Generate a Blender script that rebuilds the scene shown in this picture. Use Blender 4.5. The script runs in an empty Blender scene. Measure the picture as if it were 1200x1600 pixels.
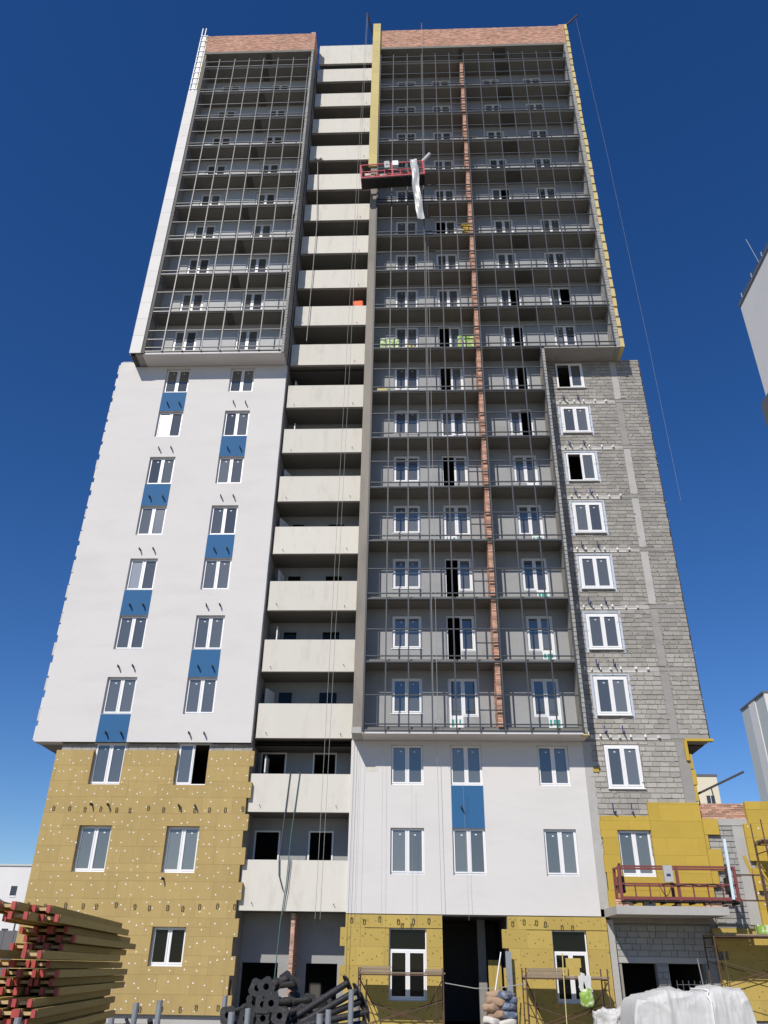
import bpy, math, random
from mathutils import Vector, Matrix, noise
random.seed(7)
S = bpy.context.scene
COL = S.collection
R = math.radians

# ------------------------------------------------------------------ camera
cam_d = bpy.data.cameras.new('camera')
cam = bpy.data.objects.new('camera', cam_d)
COL.objects.link(cam)
S.camera = cam
cam_d.sensor_fit = 'VERTICAL'
cam_d.sensor_height = 36.0
cam_d.lens = 36.0 * 1240.0 / 1600.0
cam_d.clip_start = 0.1
cam_d.clip_end = 6000
pit, yaw, rol = R(29.905), R(2.449), R(0.887)
fw = Vector((-math.sin(yaw) * math.cos(pit), math.cos(yaw) * math.cos(pit), math.sin(pit)))
rt = Vector((math.cos(yaw), math.sin(yaw), 0))
up = rt.cross(fw)
rt2 = rt * math.cos(rol) + up * math.sin(rol)
up2 = -rt * math.sin(rol) + up * math.cos(rol)
M = Matrix((rt2, up2, -fw)).transposed().to_4x4()
M.translation = Vector((2.646, -32.405, 1.771))
cam.matrix_world = M

# ------------------------------------------------------------------ sky and sun
SUN = Vector((0.32, 0.695, -0.64)).normalized()      # the way the light travels
world = bpy.data.worlds.new('World')
S.world = world
world.use_nodes = True
wn = world.node_tree.nodes
wl = world.node_tree.links
sky = wn.new('ShaderNodeTexSky')
sky.sky_type = 'NISHITA'
sky.sun_disc = False
sky.sun_elevation = math.asin(-SUN.z)
sky.sun_rotation = math.atan2(-SUN.x, -SUN.y)
sky.altitude = 0
sky.air_density = 0.95
sky.dust_density = 0.0
sky.ozone_density = 4.5
hsv = wn.new('ShaderNodeHueSaturation')          # the clear, deep blue of a polarised summer sky
hsv.inputs['Saturation'].default_value = 1.25
hsv.inputs['Hue'].default_value = 0.511
wl.new(sky.outputs[0], hsv.inputs['Color'])
wl.new(hsv.outputs[0], wn['Background'].inputs[0])
wn['Background'].inputs[1].default_value = 0.104
sun_d = bpy.data.lights.new('sun', 'SUN')
sun_d.energy = 4.3
sun_d.angle = R(0.53)
sun_d.color = (1.0, 0.94, 0.86)
sun = bpy.data.objects.new('sun', sun_d)
COL.objects.link(sun)
sun.rotation_euler = SUN.to_track_quat('-Z', 'Y').to_euler()
sun.location = (-30, -60, 80)
S.view_settings.view_transform = 'Standard'
S.view_settings.look = 'None'
S.view_settings.exposure = 0.0
S.view_settings.gamma = 1.0
S.view_settings.use_curve_mapping = False
S.render.engine = 'CYCLES'

# ------------------------------------------------------------------ materials
MATS = {}


def mat(name, col, rough=0.85, var=0.10, scale=1.2, fine=25.0, bump=0.15, bscale=60.0, obj_var=0.0, isl_var=0.0,
        metallic=0.0, stain=None, stain_col=None, stretch=(1, 1, 1), spec=0.4, coat=0.0):
    """procedural material: base colour with a coarse and a fine mottling, fine relief, optional blotchy stains"""
    m = bpy.data.materials.new(name)
    m.use_nodes = True
    nt = m.node_tree
    N, L = nt.nodes, nt.links
    b = N['Principled BSDF']
    b.inputs['Roughness'].default_value = rough
    b.inputs['Metallic'].default_value = metallic
    b.inputs['Specular IOR Level'].default_value = spec
    b.inputs['Coat Weight'].default_value = coat
    geo = N.new('ShaderNodeNewGeometry')
    mp = N.new('ShaderNodeMapping')
    mp.inputs['Scale'].default_value = stretch
    L.new(geo.outputs['Position'], mp.inputs['Vector'])

    def ntex(sc, det=4, rgh=0.6):
        t = N.new('ShaderNodeTexNoise')
        t.inputs['Scale'].default_value = sc
        t.inputs['Detail'].default_value = det
        t.inputs['Roughness'].default_value = rgh
        L.new(mp.outputs[0], t.inputs['Vector'])
        return t.outputs['Fac']

    def math_(op, a, c):
        n = N.new('ShaderNodeMath')
        n.operation = op
        for i, v in enumerate((a, c)):
            if isinstance(v, (int, float)):
                n.inputs[i].default_value = v
            else:
                L.new(v, n.inputs[i])
        return n.outputs[0]
    f = math_('ADD', math_('MULTIPLY', math_('SUBTRACT', ntex(scale), 0.5), 2 * var),
              math_('MULTIPLY', math_('SUBTRACT', ntex(fine, 3), 0.5), var * 1.2))
    if obj_var:
        oi = N.new('ShaderNodeObjectInfo')
        f = math_('ADD', f, math_('MULTIPLY', math_('SUBTRACT', oi.outputs['Random'], 0.5), obj_var))
    if isl_var:
        f = math_('ADD', f, math_('MULTIPLY', math_('SUBTRACT', geo.outputs['Random Per Island'], 0.5), isl_var))
    f = math_('ADD', f, 1.0)
    mx = N.new('ShaderNodeMix')
    mx.data_type = 'RGBA'
    mx.blend_type = 'MULTIPLY'
    mx.inputs[0].default_value = 1.0
    mx.inputs[6].default_value = (*col, 1)
    L.new(f, mx.inputs[7])
    out = mx.outputs[2]
    if stain:
        rmp = N.new('ShaderNodeMapRange')
        rmp.inputs[1].default_value = stain[1]
        rmp.inputs[2].default_value = stain[2]
        rmp.inputs[3].default_value = 0
        rmp.inputs[4].default_value = stain[3]
        L.new(ntex(stain[0], 6, 0.65), rmp.inputs[0])
        m2 = N.new('ShaderNodeMix')
        m2.data_type = 'RGBA'
        L.new(rmp.outputs[0], m2.inputs[0])
        L.new(out, m2.inputs[6])
        m2.inputs[7].default_value = (*stain_col, 1)
        out = m2.outputs[2]
    L.new(out, b.inputs['Base Color'])
    if bump:
        bp = N.new('ShaderNodeBump')
        bp.inputs['Strength'].default_value = bump
        bp.inputs['Distance'].default_value = 0.02
        L.new(ntex(bscale, 4), bp.inputs['Height'])
        L.new(bp.outputs[0], b.inputs['Normal'])
    MATS[name] = m
    return m


def glass_mat(name, dif, gloss, rough=0.02):
    m = bpy.data.materials.new(name)
    m.use_nodes = True
    N, L = m.node_tree.nodes, m.node_tree.links
    b = N['Principled BSDF']
    b.inputs['Base Color'].default_value = (*dif, 1)
    b.inputs['Roughness'].default_value = 0.7
    b.inputs['Specular IOR Level'].default_value = 0.0
    g = N.new('ShaderNodeBsdfGlossy')
    g.inputs['Roughness'].default_value = rough
    g.inputs['Color'].default_value = (1.0, 0.93, 0.84, 1)
    geo = N.new('ShaderNodeNewGeometry')
    t = N.new('ShaderNodeTexNoise')
    t.inputs['Scale'].default_value = 0.9
    L.new(geo.outputs['Position'], t.inputs['Vector'])
    bp = N.new('ShaderNodeBump')
    bp.inputs['Strength'].default_value = 0.04
    L.new(t.outputs['Fac'], bp.inputs['Height'])
    L.new(bp.outputs[0], g.inputs['Normal'])
    oi = N.new('ShaderNodeObjectInfo')
    mr = N.new('ShaderNodeMapRange')
    mr.inputs[3].default_value = 0.55
    mr.inputs[4].default_value = 1.35
    L.new(oi.outputs['Random'], mr.inputs[0])
    mc = N.new('ShaderNodeMix')
    mc.data_type = 'RGBA'
    mc.blend_type = 'MULTIPLY'
    mc.inputs[0].default_value = 1
    mc.inputs[6].default_value = (*dif, 1)
    L.new(mr.outputs[0], mc.inputs[7])
    L.new(mc.outputs[2], b.inputs['Base Color'])
    mx = N.new('ShaderNodeMixShader')
    mx.inputs[0].default_value = gloss
    L.new(b.outputs[0], mx.inputs[1])
    L.new(g.outputs[0], mx.inputs[2])
    L.new(mx.outputs[0], N['Material Output'].inputs[0])
    MATS[name] = m


mat('plaster', (0.645, 0.625, 0.60), 0.9, 0.045, 0.45, 5, 0.12, 22, stain=(0.55, 0.5, 0.75, 0.55), stain_col=(0.55, 0.535, 0.515), stretch=(0.5, 1, 1.6))
mat('cream', (0.635, 0.61, 0.54), 0.9, 0.05, 0.6, 6, 0.12, 22, stain=(0.9, 0.52, 0.72, 0.6), stain_col=(0.48, 0.455, 0.39), obj_var=0.10, stretch=(2.2, 1, 0.7))
mat('concrete', (0.30, 0.29, 0.27), 0.9, 0.18, 0.7, 9, 0.2, 30, stain=(1.6, 0.5, 0.7, 0.5), stain_col=(0.2, 0.19, 0.17), obj_var=0.1)
mat('concrete_light', (0.42, 0.41, 0.385), 0.9, 0.14, 0.9, 10, 0.2, 30, stain=(1.3, 0.55, 0.75, 0.5), stain_col=(0.3, 0.285, 0.25), obj_var=0.06)
mat('loggia_plaster', (0.325, 0.33, 0.33), 0.9, 0.12, 0.8, 9, 0.12, 30, stain=(0.7, 0.5, 0.7, 0.6), stain_col=(0.245, 0.24, 0.225))
mat('loggia_white', (0.47, 0.475, 0.475), 0.9, 0.06, 0.8, 9, 0.1, 30, stain=(0.9, 0.5, 0.72, 0.5), stain_col=(0.37, 0.37, 0.36))
mat('pilaster_concrete', (0.285, 0.255, 0.215), 0.92, 0.2, 0.45, 8, 0.25, 25, stain=(0.55, 0.45, 0.66, 0.6), stain_col=(0.17, 0.16, 0.14), stretch=(2, 1, 0.6))
mat('soffit_paint', (0.62, 0.60, 0.585), 0.9, 0.05, 0.8, 8, 0.05)
mat('slab_concrete', (0.18, 0.172, 0.15), 0.92, 0.16, 0.7, 6, 0.2, 30, stain=(0.8, 0.5, 0.7, 0.4), stain_col=(0.12, 0.115, 0.10))
mat('dark_concrete', (0.085, 0.08, 0.07), 0.9, 0.15, 0.8, 8, 0.15)
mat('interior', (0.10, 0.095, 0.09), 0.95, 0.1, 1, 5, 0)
mat('block', (0.35, 0.332, 0.30), 0.95, 0.2, 0.35, 14, 0.6, 28, obj_var=0.3, isl_var=0.3, stain=(2.2, 0.56, 0.72, 0.5), stain_col=(0.23, 0.215, 0.19))
mat('block_plain', (0.33, 0.325, 0.305), 0.95, 0.14, 0.7, 14, 0.5, 28, obj_var=0.2, isl_var=0.2)
mat('mortar', (0.285, 0.265, 0.23), 0.95, 0.25, 2, 20, 0.5, 40)
mat('brick', (0.54, 0.315, 0.225), 0.92, 0.12, 1.0, 20, 0.3, 40, isl_var=0.7, stain=(1.2, 0.5, 0.75, 0.35), stain_col=(0.55, 0.42, 0.34))
mat('mortar_pale', (0.36, 0.34, 0.30), 0.95, 0.2, 3, 20, 0.3)
mat('brick_mortar', (0.40, 0.33, 0.28), 0.95, 0.1, 2, 20, 0.2)
mat('wool_old', (0.455, 0.335, 0.14), 0.97, 0.12, 0.9, 7, 0.8, 30, obj_var=0.11, stretch=(3, 1, 0.5), stain=(0.45, 0.56, 0.8, 0.5), stain_col=(0.375, 0.265, 0.10), spec=0.1)
mat('wool_new', (0.49, 0.345, 0.068), 0.97, 0.08, 0.8, 6, 0.4, 35, obj_var=0.10, stretch=(1, 1, 2), spec=0.1)
mat('wool_ground', (0.46, 0.34, 0.10), 0.97, 0.09, 0.9, 7, 0.4, 35, obj_var=0.16, spec=0.1)
mat('wool_pale', (0.58, 0.48, 0.22), 0.97, 0.1, 0.8, 7, 0.4, 35, obj_var=0.12, spec=0.1)
mat('dowel_white', (0.80, 0.78, 0.72), 0.6, 0.03, 2, 10, 0)
mat('dowel_dark', (0.16, 0.155, 0.05), 0.8, 0.1, 2, 10, 0)
mat('alu_grey', (0.048, 0.055, 0.062), 0.45, 0.06, 2, 20, 0, spec=0.5)
mat('alu_light', (0.42, 0.43, 0.44), 0.4, 0.05, 2, 20, 0)
mat('galv', (0.30, 0.315, 0.33), 0.5, 0.12, 3, 30, 0.05, metallic=0.35, stain=(5, 0.55, 0.7, 0.5), stain_col=(0.2, 0.17, 0.14))
mat('pvc', (0.80, 0.80, 0.80), 0.4, 0.02, 1, 6, 0, spec=0.5)
mat('film', (0.47, 0.53, 0.62), 0.6, 0.08, 3, 20, 0.1)
mat('blue', (0.024, 0.115, 0.26), 0.8, 0.06, 0.8, 9, 0.05, obj_var=0.05)
mat('blue_steel', (0.03, 0.045, 0.13), 0.6, 0.1, 3, 20, 0)
mat('dark_steel', (0.045, 0.04, 0.038), 0.7, 0.2, 5, 40, 0.1)
mat('rust_steel', (0.11, 0.065, 0.045), 0.8, 0.3, 4, 30, 0.2)
mat('black_pipe', (0.032, 0.032, 0.034), 0.5, 0.25, 4, 35, 0.25, 50, obj_var=0.5, stain=(7, 0.56, 0.68, 0.5), stain_col=(0.10, 0.085, 0.07))
mat('red_steel', (0.20, 0.05, 0.048), 0.6, 0.15, 4, 30, 0.1, stain=(5, 0.5, 0.68, 0.5), stain_col=(0.14, 0.07, 0.055))
mat('red_bright', (0.42, 0.045, 0.06), 0.55, 0.12, 4, 30, 0.1, stain=(5, 0.55, 0.7, 0.4), stain_col=(0.22, 0.06, 0.05))
mat('timber', (0.42, 0.31, 0.10), 0.75, 0.16, 2.2, 26, 0.25, 45, obj_var=0.35, stretch=(6, 0.8, 6))
mat('timber_end', (0.55, 0.40, 0.20), 0.8, 0.12, 6, 40, 0.2)
mat('cap_red', (0.42, 0.07, 0.06), 0.5, 0.1, 5, 30, 0, obj_var=0.3)
mat('plank', (0.27, 0.21, 0.15), 0.9, 0.22, 2, 26, 0.35, 45, obj_var=0.4, stretch=(1, 5, 5))
mat('tarp', (0.56, 0.555, 0.535), 0.55, 0.10, 1.2, 7, 0.7, 5, stretch=(1, 1, 0.6), stain=(1.8, 0.5, 0.8, 0.5), stain_col=(0.40, 0.40, 0.38))
mat('sack_tan', (0.40, 0.27, 0.18), 0.9, 0.2, 5, 22, 0.6, 14, obj_var=0.3, stain=(5, 0.5, 0.62, 0.7), stain_col=(0.24, 0.16, 0.11))
mat('sack_blue', (0.10, 0.13, 0.19), 0.8, 0.25, 5, 22, 0.5, 14, obj_var=0.3, stain=(6, 0.5, 0.6, 0.6), stain_col=(0.35, 0.35, 0.36))
mat('sack_white', (0.6, 0.57, 0.52), 0.9, 0.12, 5, 22, 0.5, 14, obj_var=0.2)
mat('green_pack', (0.24, 0.40, 0.06), 0.5, 0.2, 5, 26, 0.2, stain=(6, 0.5, 0.54, 0.75), stain_col=(0.75, 0.76, 0.62))
mat('orange', (0.80, 0.13, 0.03), 0.6, 0.15, 6, 30, 0.2)
mat('white_paint', (0.78, 0.78, 0.77), 0.5, 0.03, 2, 20, 0)
mat('pale_blue', (0.58, 0.70, 0.76), 0.5, 0.05, 3, 20, 0)
mat('teal', (0.05, 0.33, 0.27), 0.5, 0.1, 9, 40, 0)
mat('sheet', (0.42, 0.43, 0.42), 0.35, 0.12, 2.5, 12, 0.2, 14)
mat('rope', (0.33, 0.33, 0.31), 0.8, 0.1, 3, 20, 0)
mat('rope_pale', (0.6, 0.6, 0.58), 0.8, 0.1, 3, 20, 0)
mat('rope_dark', (0.08, 0.085, 0.09), 0.7, 0.1, 3, 20, 0)
mat('hose_teal', (0.06, 0.15, 0.14), 0.6, 0.1, 3, 20, 0)
mat('cladding', (0.60, 0.585, 0.56), 0.6, 0.05, 1.2, 18, 0.05, obj_var=0.12)
mat('ground', (0.23, 0.20, 0.16), 0.95, 0.2, 0.4, 5, 0.6, 8, stain=(0.8, 0.5, 0.7, 0.5), stain_col=(0.29, 0.26, 0.22))
mat('far_white', (0.70, 0.69, 0.67), 0.9, 0.04, 0.2, 3, 0.03, stain=(0.12, 0.5, 0.75, 0.4), stain_col=(0.60, 0.59, 0.57))
mat('far_grey', (0.50, 0.53, 0.52), 0.9, 0.04, 0.2, 3, 0.03)
mat('far_cream', (0.72, 0.66, 0.50), 0.9, 0.03, 0.2, 3, 0.03)
mat('fence_grey', (0.13, 0.13, 0.135), 0.7, 0.08, 1, 10, 0.05)
mat('rubber', (0.02, 0.02, 0.02), 0.6, 0.1, 3, 20, 0)
mat('grey_box', (0.42, 0.42, 0.41), 0.5, 0.05, 3, 20, 0)
mat('netting', (0.12, 0.13, 0.14), 0.7, 0.1, 3, 20, 0)
glass_mat('glass', (0.118, 0.122, 0.118), 0.15)
glass_mat('glass_film', (0.27, 0.285, 0.29), 0.2, 0.12)
glass_mat('glass_shop', (0.006, 0.007, 0.007), 0.02)
mat('glass_far', (0.045, 0.055, 0.065), 0.15, 0.2, 2, 9, 0)


# ------------------------------------------------------------------ mesh helpers
class MB:
    def __init__(s):
        s.v, s.f = [], []

    def box(s, x0, x1, y0, y1, z0, z1, skip=''):
        n = len(s.v)
        s.v += [(x0, y0, z0), (x1, y0, z0), (x1, y1, z0), (x0, y1, z0), (x0, y0, z1), (x1, y0, z1), (x1, y1, z1), (x0, y1, z1)]
        F = {'b': (0, 3, 2, 1), 't': (4, 5, 6, 7), 'f': (0, 1, 5, 4), 'r': (1, 2, 6, 5), 'k': (2, 3, 7, 6), 'l': (3, 0, 4, 7)}
        s.f += [tuple(n + i for i in q) for k, q in F.items() if k not in skip]
        return s

    def obox(s, c, ax, ay, az):
        """box with centre c and half-axis vectors"""
        n = len(s.v)
        c, ax, ay, az = map(Vector, (c, ax, ay, az))
        for k in (-1, 1):
            for i, j in ((-1, -1), (1, -1), (1, 1), (-1, 1)):
                s.v.append(tuple(c + ax * i + ay * j + az * k))
        s.f += [tuple(n + i for i in q) for q in ((0, 3, 2, 1), (4, 5, 6, 7), (0, 1, 5, 4), (1, 2, 6, 5), (2, 3, 7, 6), (3, 0, 4, 7))]
        return s

    def bar(s, p, q, w, h=None, upv=(0, 0, 1)):
        p, q = Vector(p), Vector(q)
        d = q - p
        if abs(d.normalized().dot(Vector(upv))) > 0.98:
            upv = (0, 1, 0)
        sx = d.cross(Vector(upv)).normalized()
        sz = sx.cross(d).normalized()
        return s.obox((p + q) / 2, d / 2, sx * w / 2, sz * (h or w) / 2)

    def tube(s, p, q, r, n=8, r2=None, caps=True, hole=0):
        p, q = Vector(p), Vector(q)
        d = (q - p).normalized()
        a = d.orthogonal().normalized()
        b = d.cross(a)
        k = len(s.v)
        r2 = r if r2 is None else r2
        for c, rr in ((p, r), (q, r2)):
            for i in range(n):
                t = 2 * math.pi * i / n
                s.v.append(tuple(c + (a * math.cos(t) + b * math.sin(t)) * rr))
        for i in range(n):
            j = (i + 1) % n
            s.f.append((k + i, k + j, k + n + j, k + n + i))
        if caps:
            s.f.append(tuple(k + n - 1 - i for i in range(n)))
            s.f.append(tuple(k + n + i for i in range(n)))
        return s

    def path(s, pts, r, n=6):
        for a, b in zip(pts[:-1], pts[1:]):
            s.tube(a, b, r, n)
        return s

    def mesh(s, name, m, smooth=False):
        me = bpy.data.meshes.new(name)
        me.from_pydata(s.v, [], s.f)
        me.materials.append(MATS[m])
        if smooth:
            for p in me.polygons:
                p.use_smooth = True
        me.update()
        return me

    def build(s, name, m, parent=None, loc=(0, 0, 0), smooth=False):
        return link(name, s.mesh(name, m, smooth), parent, loc)


def link(name, me, parent=None, loc=(0, 0, 0), scale=None, rot=None):
    o = bpy.data.objects.new(name, me)
    COL.objects.link(o)
    o.location = loc
    if scale:
        o.scale = scale
    if rot:
        o.rotation_euler = rot
    o.parent = parent
    return o


UNIT = {}


def brickbox(name, m, parent, x0, x1, y0, y1, z0, z1):
    """a cheap piece: shared unit cube scaled to size"""
    if m not in UNIT:
        UNIT[m] = MB().box(0, 1, 0, 1, 0, 1).mesh('piece_' + m, m)
    return link(name, UNIT[m], parent, (x0, y0, z0), (x1 - x0, y1 - y0, z1 - z0))


def thing(name, label, cat, loc=(0, 0, 0), group=None, rot=None):
    o = bpy.data.objects.new(name, None)
    o.empty_display_size = 0.3
    COL.objects.link(o)
    o.location = loc
    if rot:
        o.rotation_euler = rot
    return tag(o, label, cat, group)


def tag(o, label, cat, group=None):
    o['label'] = label
    o['kind'] = 'thing'
    o['category'] = cat
    if group:
        o['group'] = group
    return o


def holewall(name, m, parent, x0, x1, z0, z1, y0, y1, holes=()):
    """a solid wall with rectangular openings (x0, x1, z0, z1) cut right through it"""
    hs = [(max(a, x0), min(b, x1), max(c, z0), min(d, z1)) for a, b, c, d in holes]
    hs = [h for h in hs if h[0] < h[1] and h[2] < h[3]]
    xs = sorted({x0, x1, *[h[0] for h in hs], *[h[1] for h in hs]})
    zs = sorted({z0, z1, *[h[2] for h in hs], *[h[3] for h in hs]})
    nx, nz = len(xs) - 1, len(zs) - 1

    def solid(i, k):
        if not (0 <= i < nx and 0 <= k < nz):
            return False
        cx, cz = (xs[i] + xs[i + 1]) / 2, (zs[k] + zs[k + 1]) / 2
        return not any(a < cx < b and c < cz < d for a, b, c, d in hs)
    b = MB()
    for i in range(nx):
        for k in range(nz):
            if solid(i, k):
                sk = ''
                if solid(i - 1, k): sk += 'l'
                if solid(i + 1, k): sk += 'r'
                if solid(i, k - 1): sk += 'b'
                if solid(i, k + 1): sk += 't'
                b.box(xs[i], xs[i + 1], y0, y1, zs[k], zs[k + 1], sk)
    return b.build(name, m, parent)


def cut(rect, holes):
    out = [rect]
    for a, b, c, d in holes:
        nxt = []
        for x0, x1, z0, z1 in out:
            if a >= x1 or b <= x0 or c >= z1 or d <= z0:
                nxt.append((x0, x1, z0, z1))
                continue
            if z0 < c: nxt.append((x0, x1, z0, c))
            if z1 > d: nxt.append((x0, x1, d, z1))
            zz0, zz1 = max(z0, c), min(z1, d)
            if x0 < a: nxt.append((x0, a, zz0, zz1))
            if x1 > b: nxt.append((b, x1, zz0, zz1))
        out = nxt
    return [q for q in out if q[1] - q[0] > 0.03 and q[3] - q[2] > 0.03]


def boards(parent, m, x0, x1, z0, z1, y0, y1, holes=(), bw=1.2, bh=0.6, rag_r=0.0, rag_l=0.0, dowel=None, dn=5, wob=0.004, gap=0.002):
    """insulation boards in running bond, each a piece; dowel heads joined into one part"""
    d = MB()
    r = 0
    z = z0
    while z < z1 - 0.04:
        zt = min(z + bh, z1)
        xe = x1 - (rag_r if r % 2 else 0)
        xs = x0 + (rag_l if r % 2 == 0 else 0)
        x = xs - (r * 0.53 % 1.0) * bw
        while x < xe:
            a, b = max(x, xs), min(x + bw, xe)
            if b - a > 0.03:
                for q in cut((a, b, z, zt), holes):
                    w = random.uniform(-wob, wob)
                    brickbox('insulation_board', m, parent, q[0] + gap, q[1] - gap, y0 + w, y1, q[2] + gap, q[3] - gap)
                    if dowel:
                        n = max(1, int(dn * (q[1] - q[0]) * (q[3] - q[2]) / (bw * bh) + random.random()))
                        for i in range(n):
                            px = q[0] + (q[1] - q[0]) * ((i + 0.5) / n + random.uniform(-0.3, 0.3) / n)
                            pz = random.uniform(q[2] + 0.08, max(q[3] - 0.08, q[2] + 0.09))
                            rr = 0.027 if dowel == 'dowel_white' else 0.022
                            d.tube((px, y0 - 0.010 + w, pz), (px, y0 + 0.02, pz), rr * random.uniform(0.85, 1.12), 8)
            x += bw
        z += bh
        r += 1
    if dowel and d.v:
        o = d.build('dowel_heads', dowel, parent)
        o['kind'] = 'stuff'


def blockwork(parent, m, x0, x1, z0, z1, yf, depth, holes, single, bl=0.39, bh=0.19, jt=0.014, wob=0.009, smear=0.0):
    """courses of concrete blocks: the first `single` (lowest) as pieces, the rest joined"""
    J = MB()
    SM = MB()
    cnt = 0
    z = z0
    r = 0
    while z < z1 - 0.04:
        zt = min(z + bh, z1)
        x = x0 - (0.5 * (r % 2) + random.uniform(-0.06, 0.06)) * bl
        while x < x1:
            L_ = bl * random.choice((1, 1, 1, 1, 0.75, 1, 1, 0.55))
            a, b = max(x, x0), min(x + L_, x1)
            if b - a > 0.05:
                for q in cut((a, b, z, zt), holes):
                    w = random.uniform(-wob, wob)
                    e = [random.uniform(0, 0.006) for _ in range(4)]
                    if smear and random.random() < smear:
                        zz = q[2] + random.uniform(0.0, 0.6) * (q[3] - q[2])
                        lz = random.uniform(0.05, 0.13)
                        SM.obox((q[0], yf - 0.004, zz + lz / 2), (random.uniform(0.007, 0.016), 0, random.uniform(-0.012, 0.012)), (0, random.uniform(0.012, 0.03), 0), (random.uniform(-0.01, 0.01), 0, lz / 2))
                    if smear and random.random() < smear * 0.5:
                        xx = random.uniform(q[0], q[1])
                        SM.obox((xx, yf - 0.002, q[2]), (random.uniform(0.04, 0.14), 0, random.uniform(-0.008, 0.008)), (0, random.uniform(0.008, 0.022), 0), (0, 0, 0.010))
                    if cnt < single:
                        brickbox('block', m, parent, q[0] + jt / 2 + e[0], q[1] - jt / 2 - e[1], yf + w, yf + depth, q[2] + jt / 2 + e[2], q[3] - jt / 2 - e[3])
                        cnt += 1
                    else:
                        J.box(q[0] + jt / 2 + e[0], q[1] - jt / 2 - e[1], yf + w, yf + depth, q[2] + jt / 2 + e[2], q[3] - jt / 2 - e[3], 'k')
            x += L_
        z += bh + jt * 0.6
        r += 1
    if SM.v:
        o = SM.build('mortar_squeeze', 'mortar_pale', parent)
        o['kind'] = 'stuff'
    if J.v:
        o = J.build('blocks', m, parent)
        o['kind'] = 'stuff'


def bricks(name, parent, x0, x1, z0, z1, yf, depth, bl=0.25, bh=0.065, jt=0.012, axis='x'):
    """red brick courses joined into one part, set into a mortar body"""
    J = MB()
    z = z0
    r = 0
    while z < z1 - 0.03:
        x = x0 - (r % 2) * bl * 0.5
        while x < x1:
            a, b = max(x, x0), min(x + bl, x1)
            if b - a > 0.03:
                w = random.uniform(-0.004, 0.004)
                if axis == 'x':
                    J.box(a + jt / 2, b - jt / 2, yf + w, yf + depth, z + jt / 2, min(z + bh, z1) - jt / 2)
                else:
                    J.box(yf + w, yf + depth, a + jt / 2, b - jt / 2, z + jt / 2, min(z + bh, z1) - jt / 2)
            x += bl
        z += bh + jt * 0.5
        r += 1
    o = J.build(name, 'brick', parent)
    o['kind'] = 'stuff'
    return o


# ------------------------------------------------------------------ windows
WC = {}
STICK = MB().box(-0.035, 0.035, 0.016, 0.021, -0.02, 0.02).mesh('sticker', 'pvc')


def window(parent, x0, x1, z0, z1, y, kind='2', panes='gg', fr=0.06, sa=0.055, mul=0.0, sill=True, name='window', frame_mat='pvc'):
    """white plastic window: frame with two sashes; panes letters: g glass, f filmed glass, o open (nothing), d dark shop glass
       kind '2' two sashes, 'L'/'R' balcony door on that side, 't' shop window with a top light"""
    w, h = round(x1 - x0, 3), round(z1 - z0, 3)
    key = (w, h, kind, panes, fr, sa, frame_mat)
    lo = {'L': (0.0, 0.62), 'R': (0.62, 0.0)}.get(kind, (0, 0))
    if key not in WC:
        b = MB()
        c = w / 2
        zt = h if kind != 't' else h * 0.70
        P = []
        spans = ((0, c), (c, w)) if kind != '1' else ((0, w),)
        for i, (a, e) in enumerate(spans):
            zb = lo[i]
            aa = a + (fr if i == 0 else 0.02)
            ee = e - (0.02 if (i == 0 and kind != '1') else fr)
            # fixed frame round this half
            b.box(a, aa, 0, 0.07, zb, zt)
            b.box(ee, e, 0, 0.07, zb, zt)
            b.box(aa, ee, 0, 0.07, zb, zb + fr)
            b.box(aa, ee, 0, 0.07, zt - fr, zt)
            # sash, a little proud
            if panes[i] != 'o':
                q = (aa + 0.004, ee - 0.004, zb + fr + 0.004, zt - fr - 0.004)
                b.box(q[0], q[0] + sa, -0.016, 0.06, q[2], q[3])
                b.box(q[1] - sa, q[1], -0.016, 0.06, q[2], q[3])
                b.box(q[0] + sa, q[1] - sa, -0.016, 0.06, q[2], q[2] + sa)
                b.box(q[0] + sa, q[1] - sa, -0.016, 0.06, q[3] - sa, q[3])
                zz = q[2] + sa
                if lo[i] == 0 and kind in 'LR':
                    zz = 0.62 + fr          # solid lower panel of the door
                    b.box(q[0] + sa, q[1] - sa, 0.0, 0.05, q[2] + sa, zz)
                P.append(((q[0] + sa, q[1] - sa, zz, q[3] - sa), panes[i]))
        if kind == 't':
            b.box(0, 0.05, 0, 0.07, zt, h)
            b.box(w - 0.05, w, 0, 0.07, zt, h)
            b.box(0.05, w - 0.05, 0, 0.07, h - 0.05, h)
            P.append(((0.05, w - 0.05, zt, h - 0.05), 'd'))
        pm = [(MB().box(q[0] - 0.01, q[1] + 0.01, 0.022, 0.034, q[2] - 0.01, q[3] + 0.01).mesh(
            'pane', {'g': 'glass', 'f': 'glass_film', 'd': 'glass_shop'}[k])) for q, k in P]
        WC[key] = (b.mesh('window', frame_mat), pm, MB().box(-0.04, w + 0.04, -0.10, 0.0, -0.035, -0.005).mesh('sill', 'pvc'))
    me, pm, sm = WC[key]
    o = link(name, me, parent, (x0, y, z0))
    for p in pm:
        link('pane', p, o)
    if panes == 'gg' and kind == '2':
        for q in (0.30, 0.72):
            link('sticker', STICK, o, (w * q + random.uniform(-.02, .02), -0.001, h - 0.26 + random.uniform(-.02, .02)))
    if sill:
        link('sill', sm, o)
    return o


def zb(n):
    return {1: 0.0, 2: 3.56, 3: 7.0}.get(n, 9.85 + 2.8 * (n - 4))


# ================================================================== setting
g = MB()
g.v = [(-2500, -2500, 0), (2500, -2500, 0), (2500, 2500, 0), (-2500, 2500, 0)]
g.f = [(0, 1, 2, 3)]
gr = g.build('ground', 'ground')
gr['kind'] = 'structure'

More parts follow.
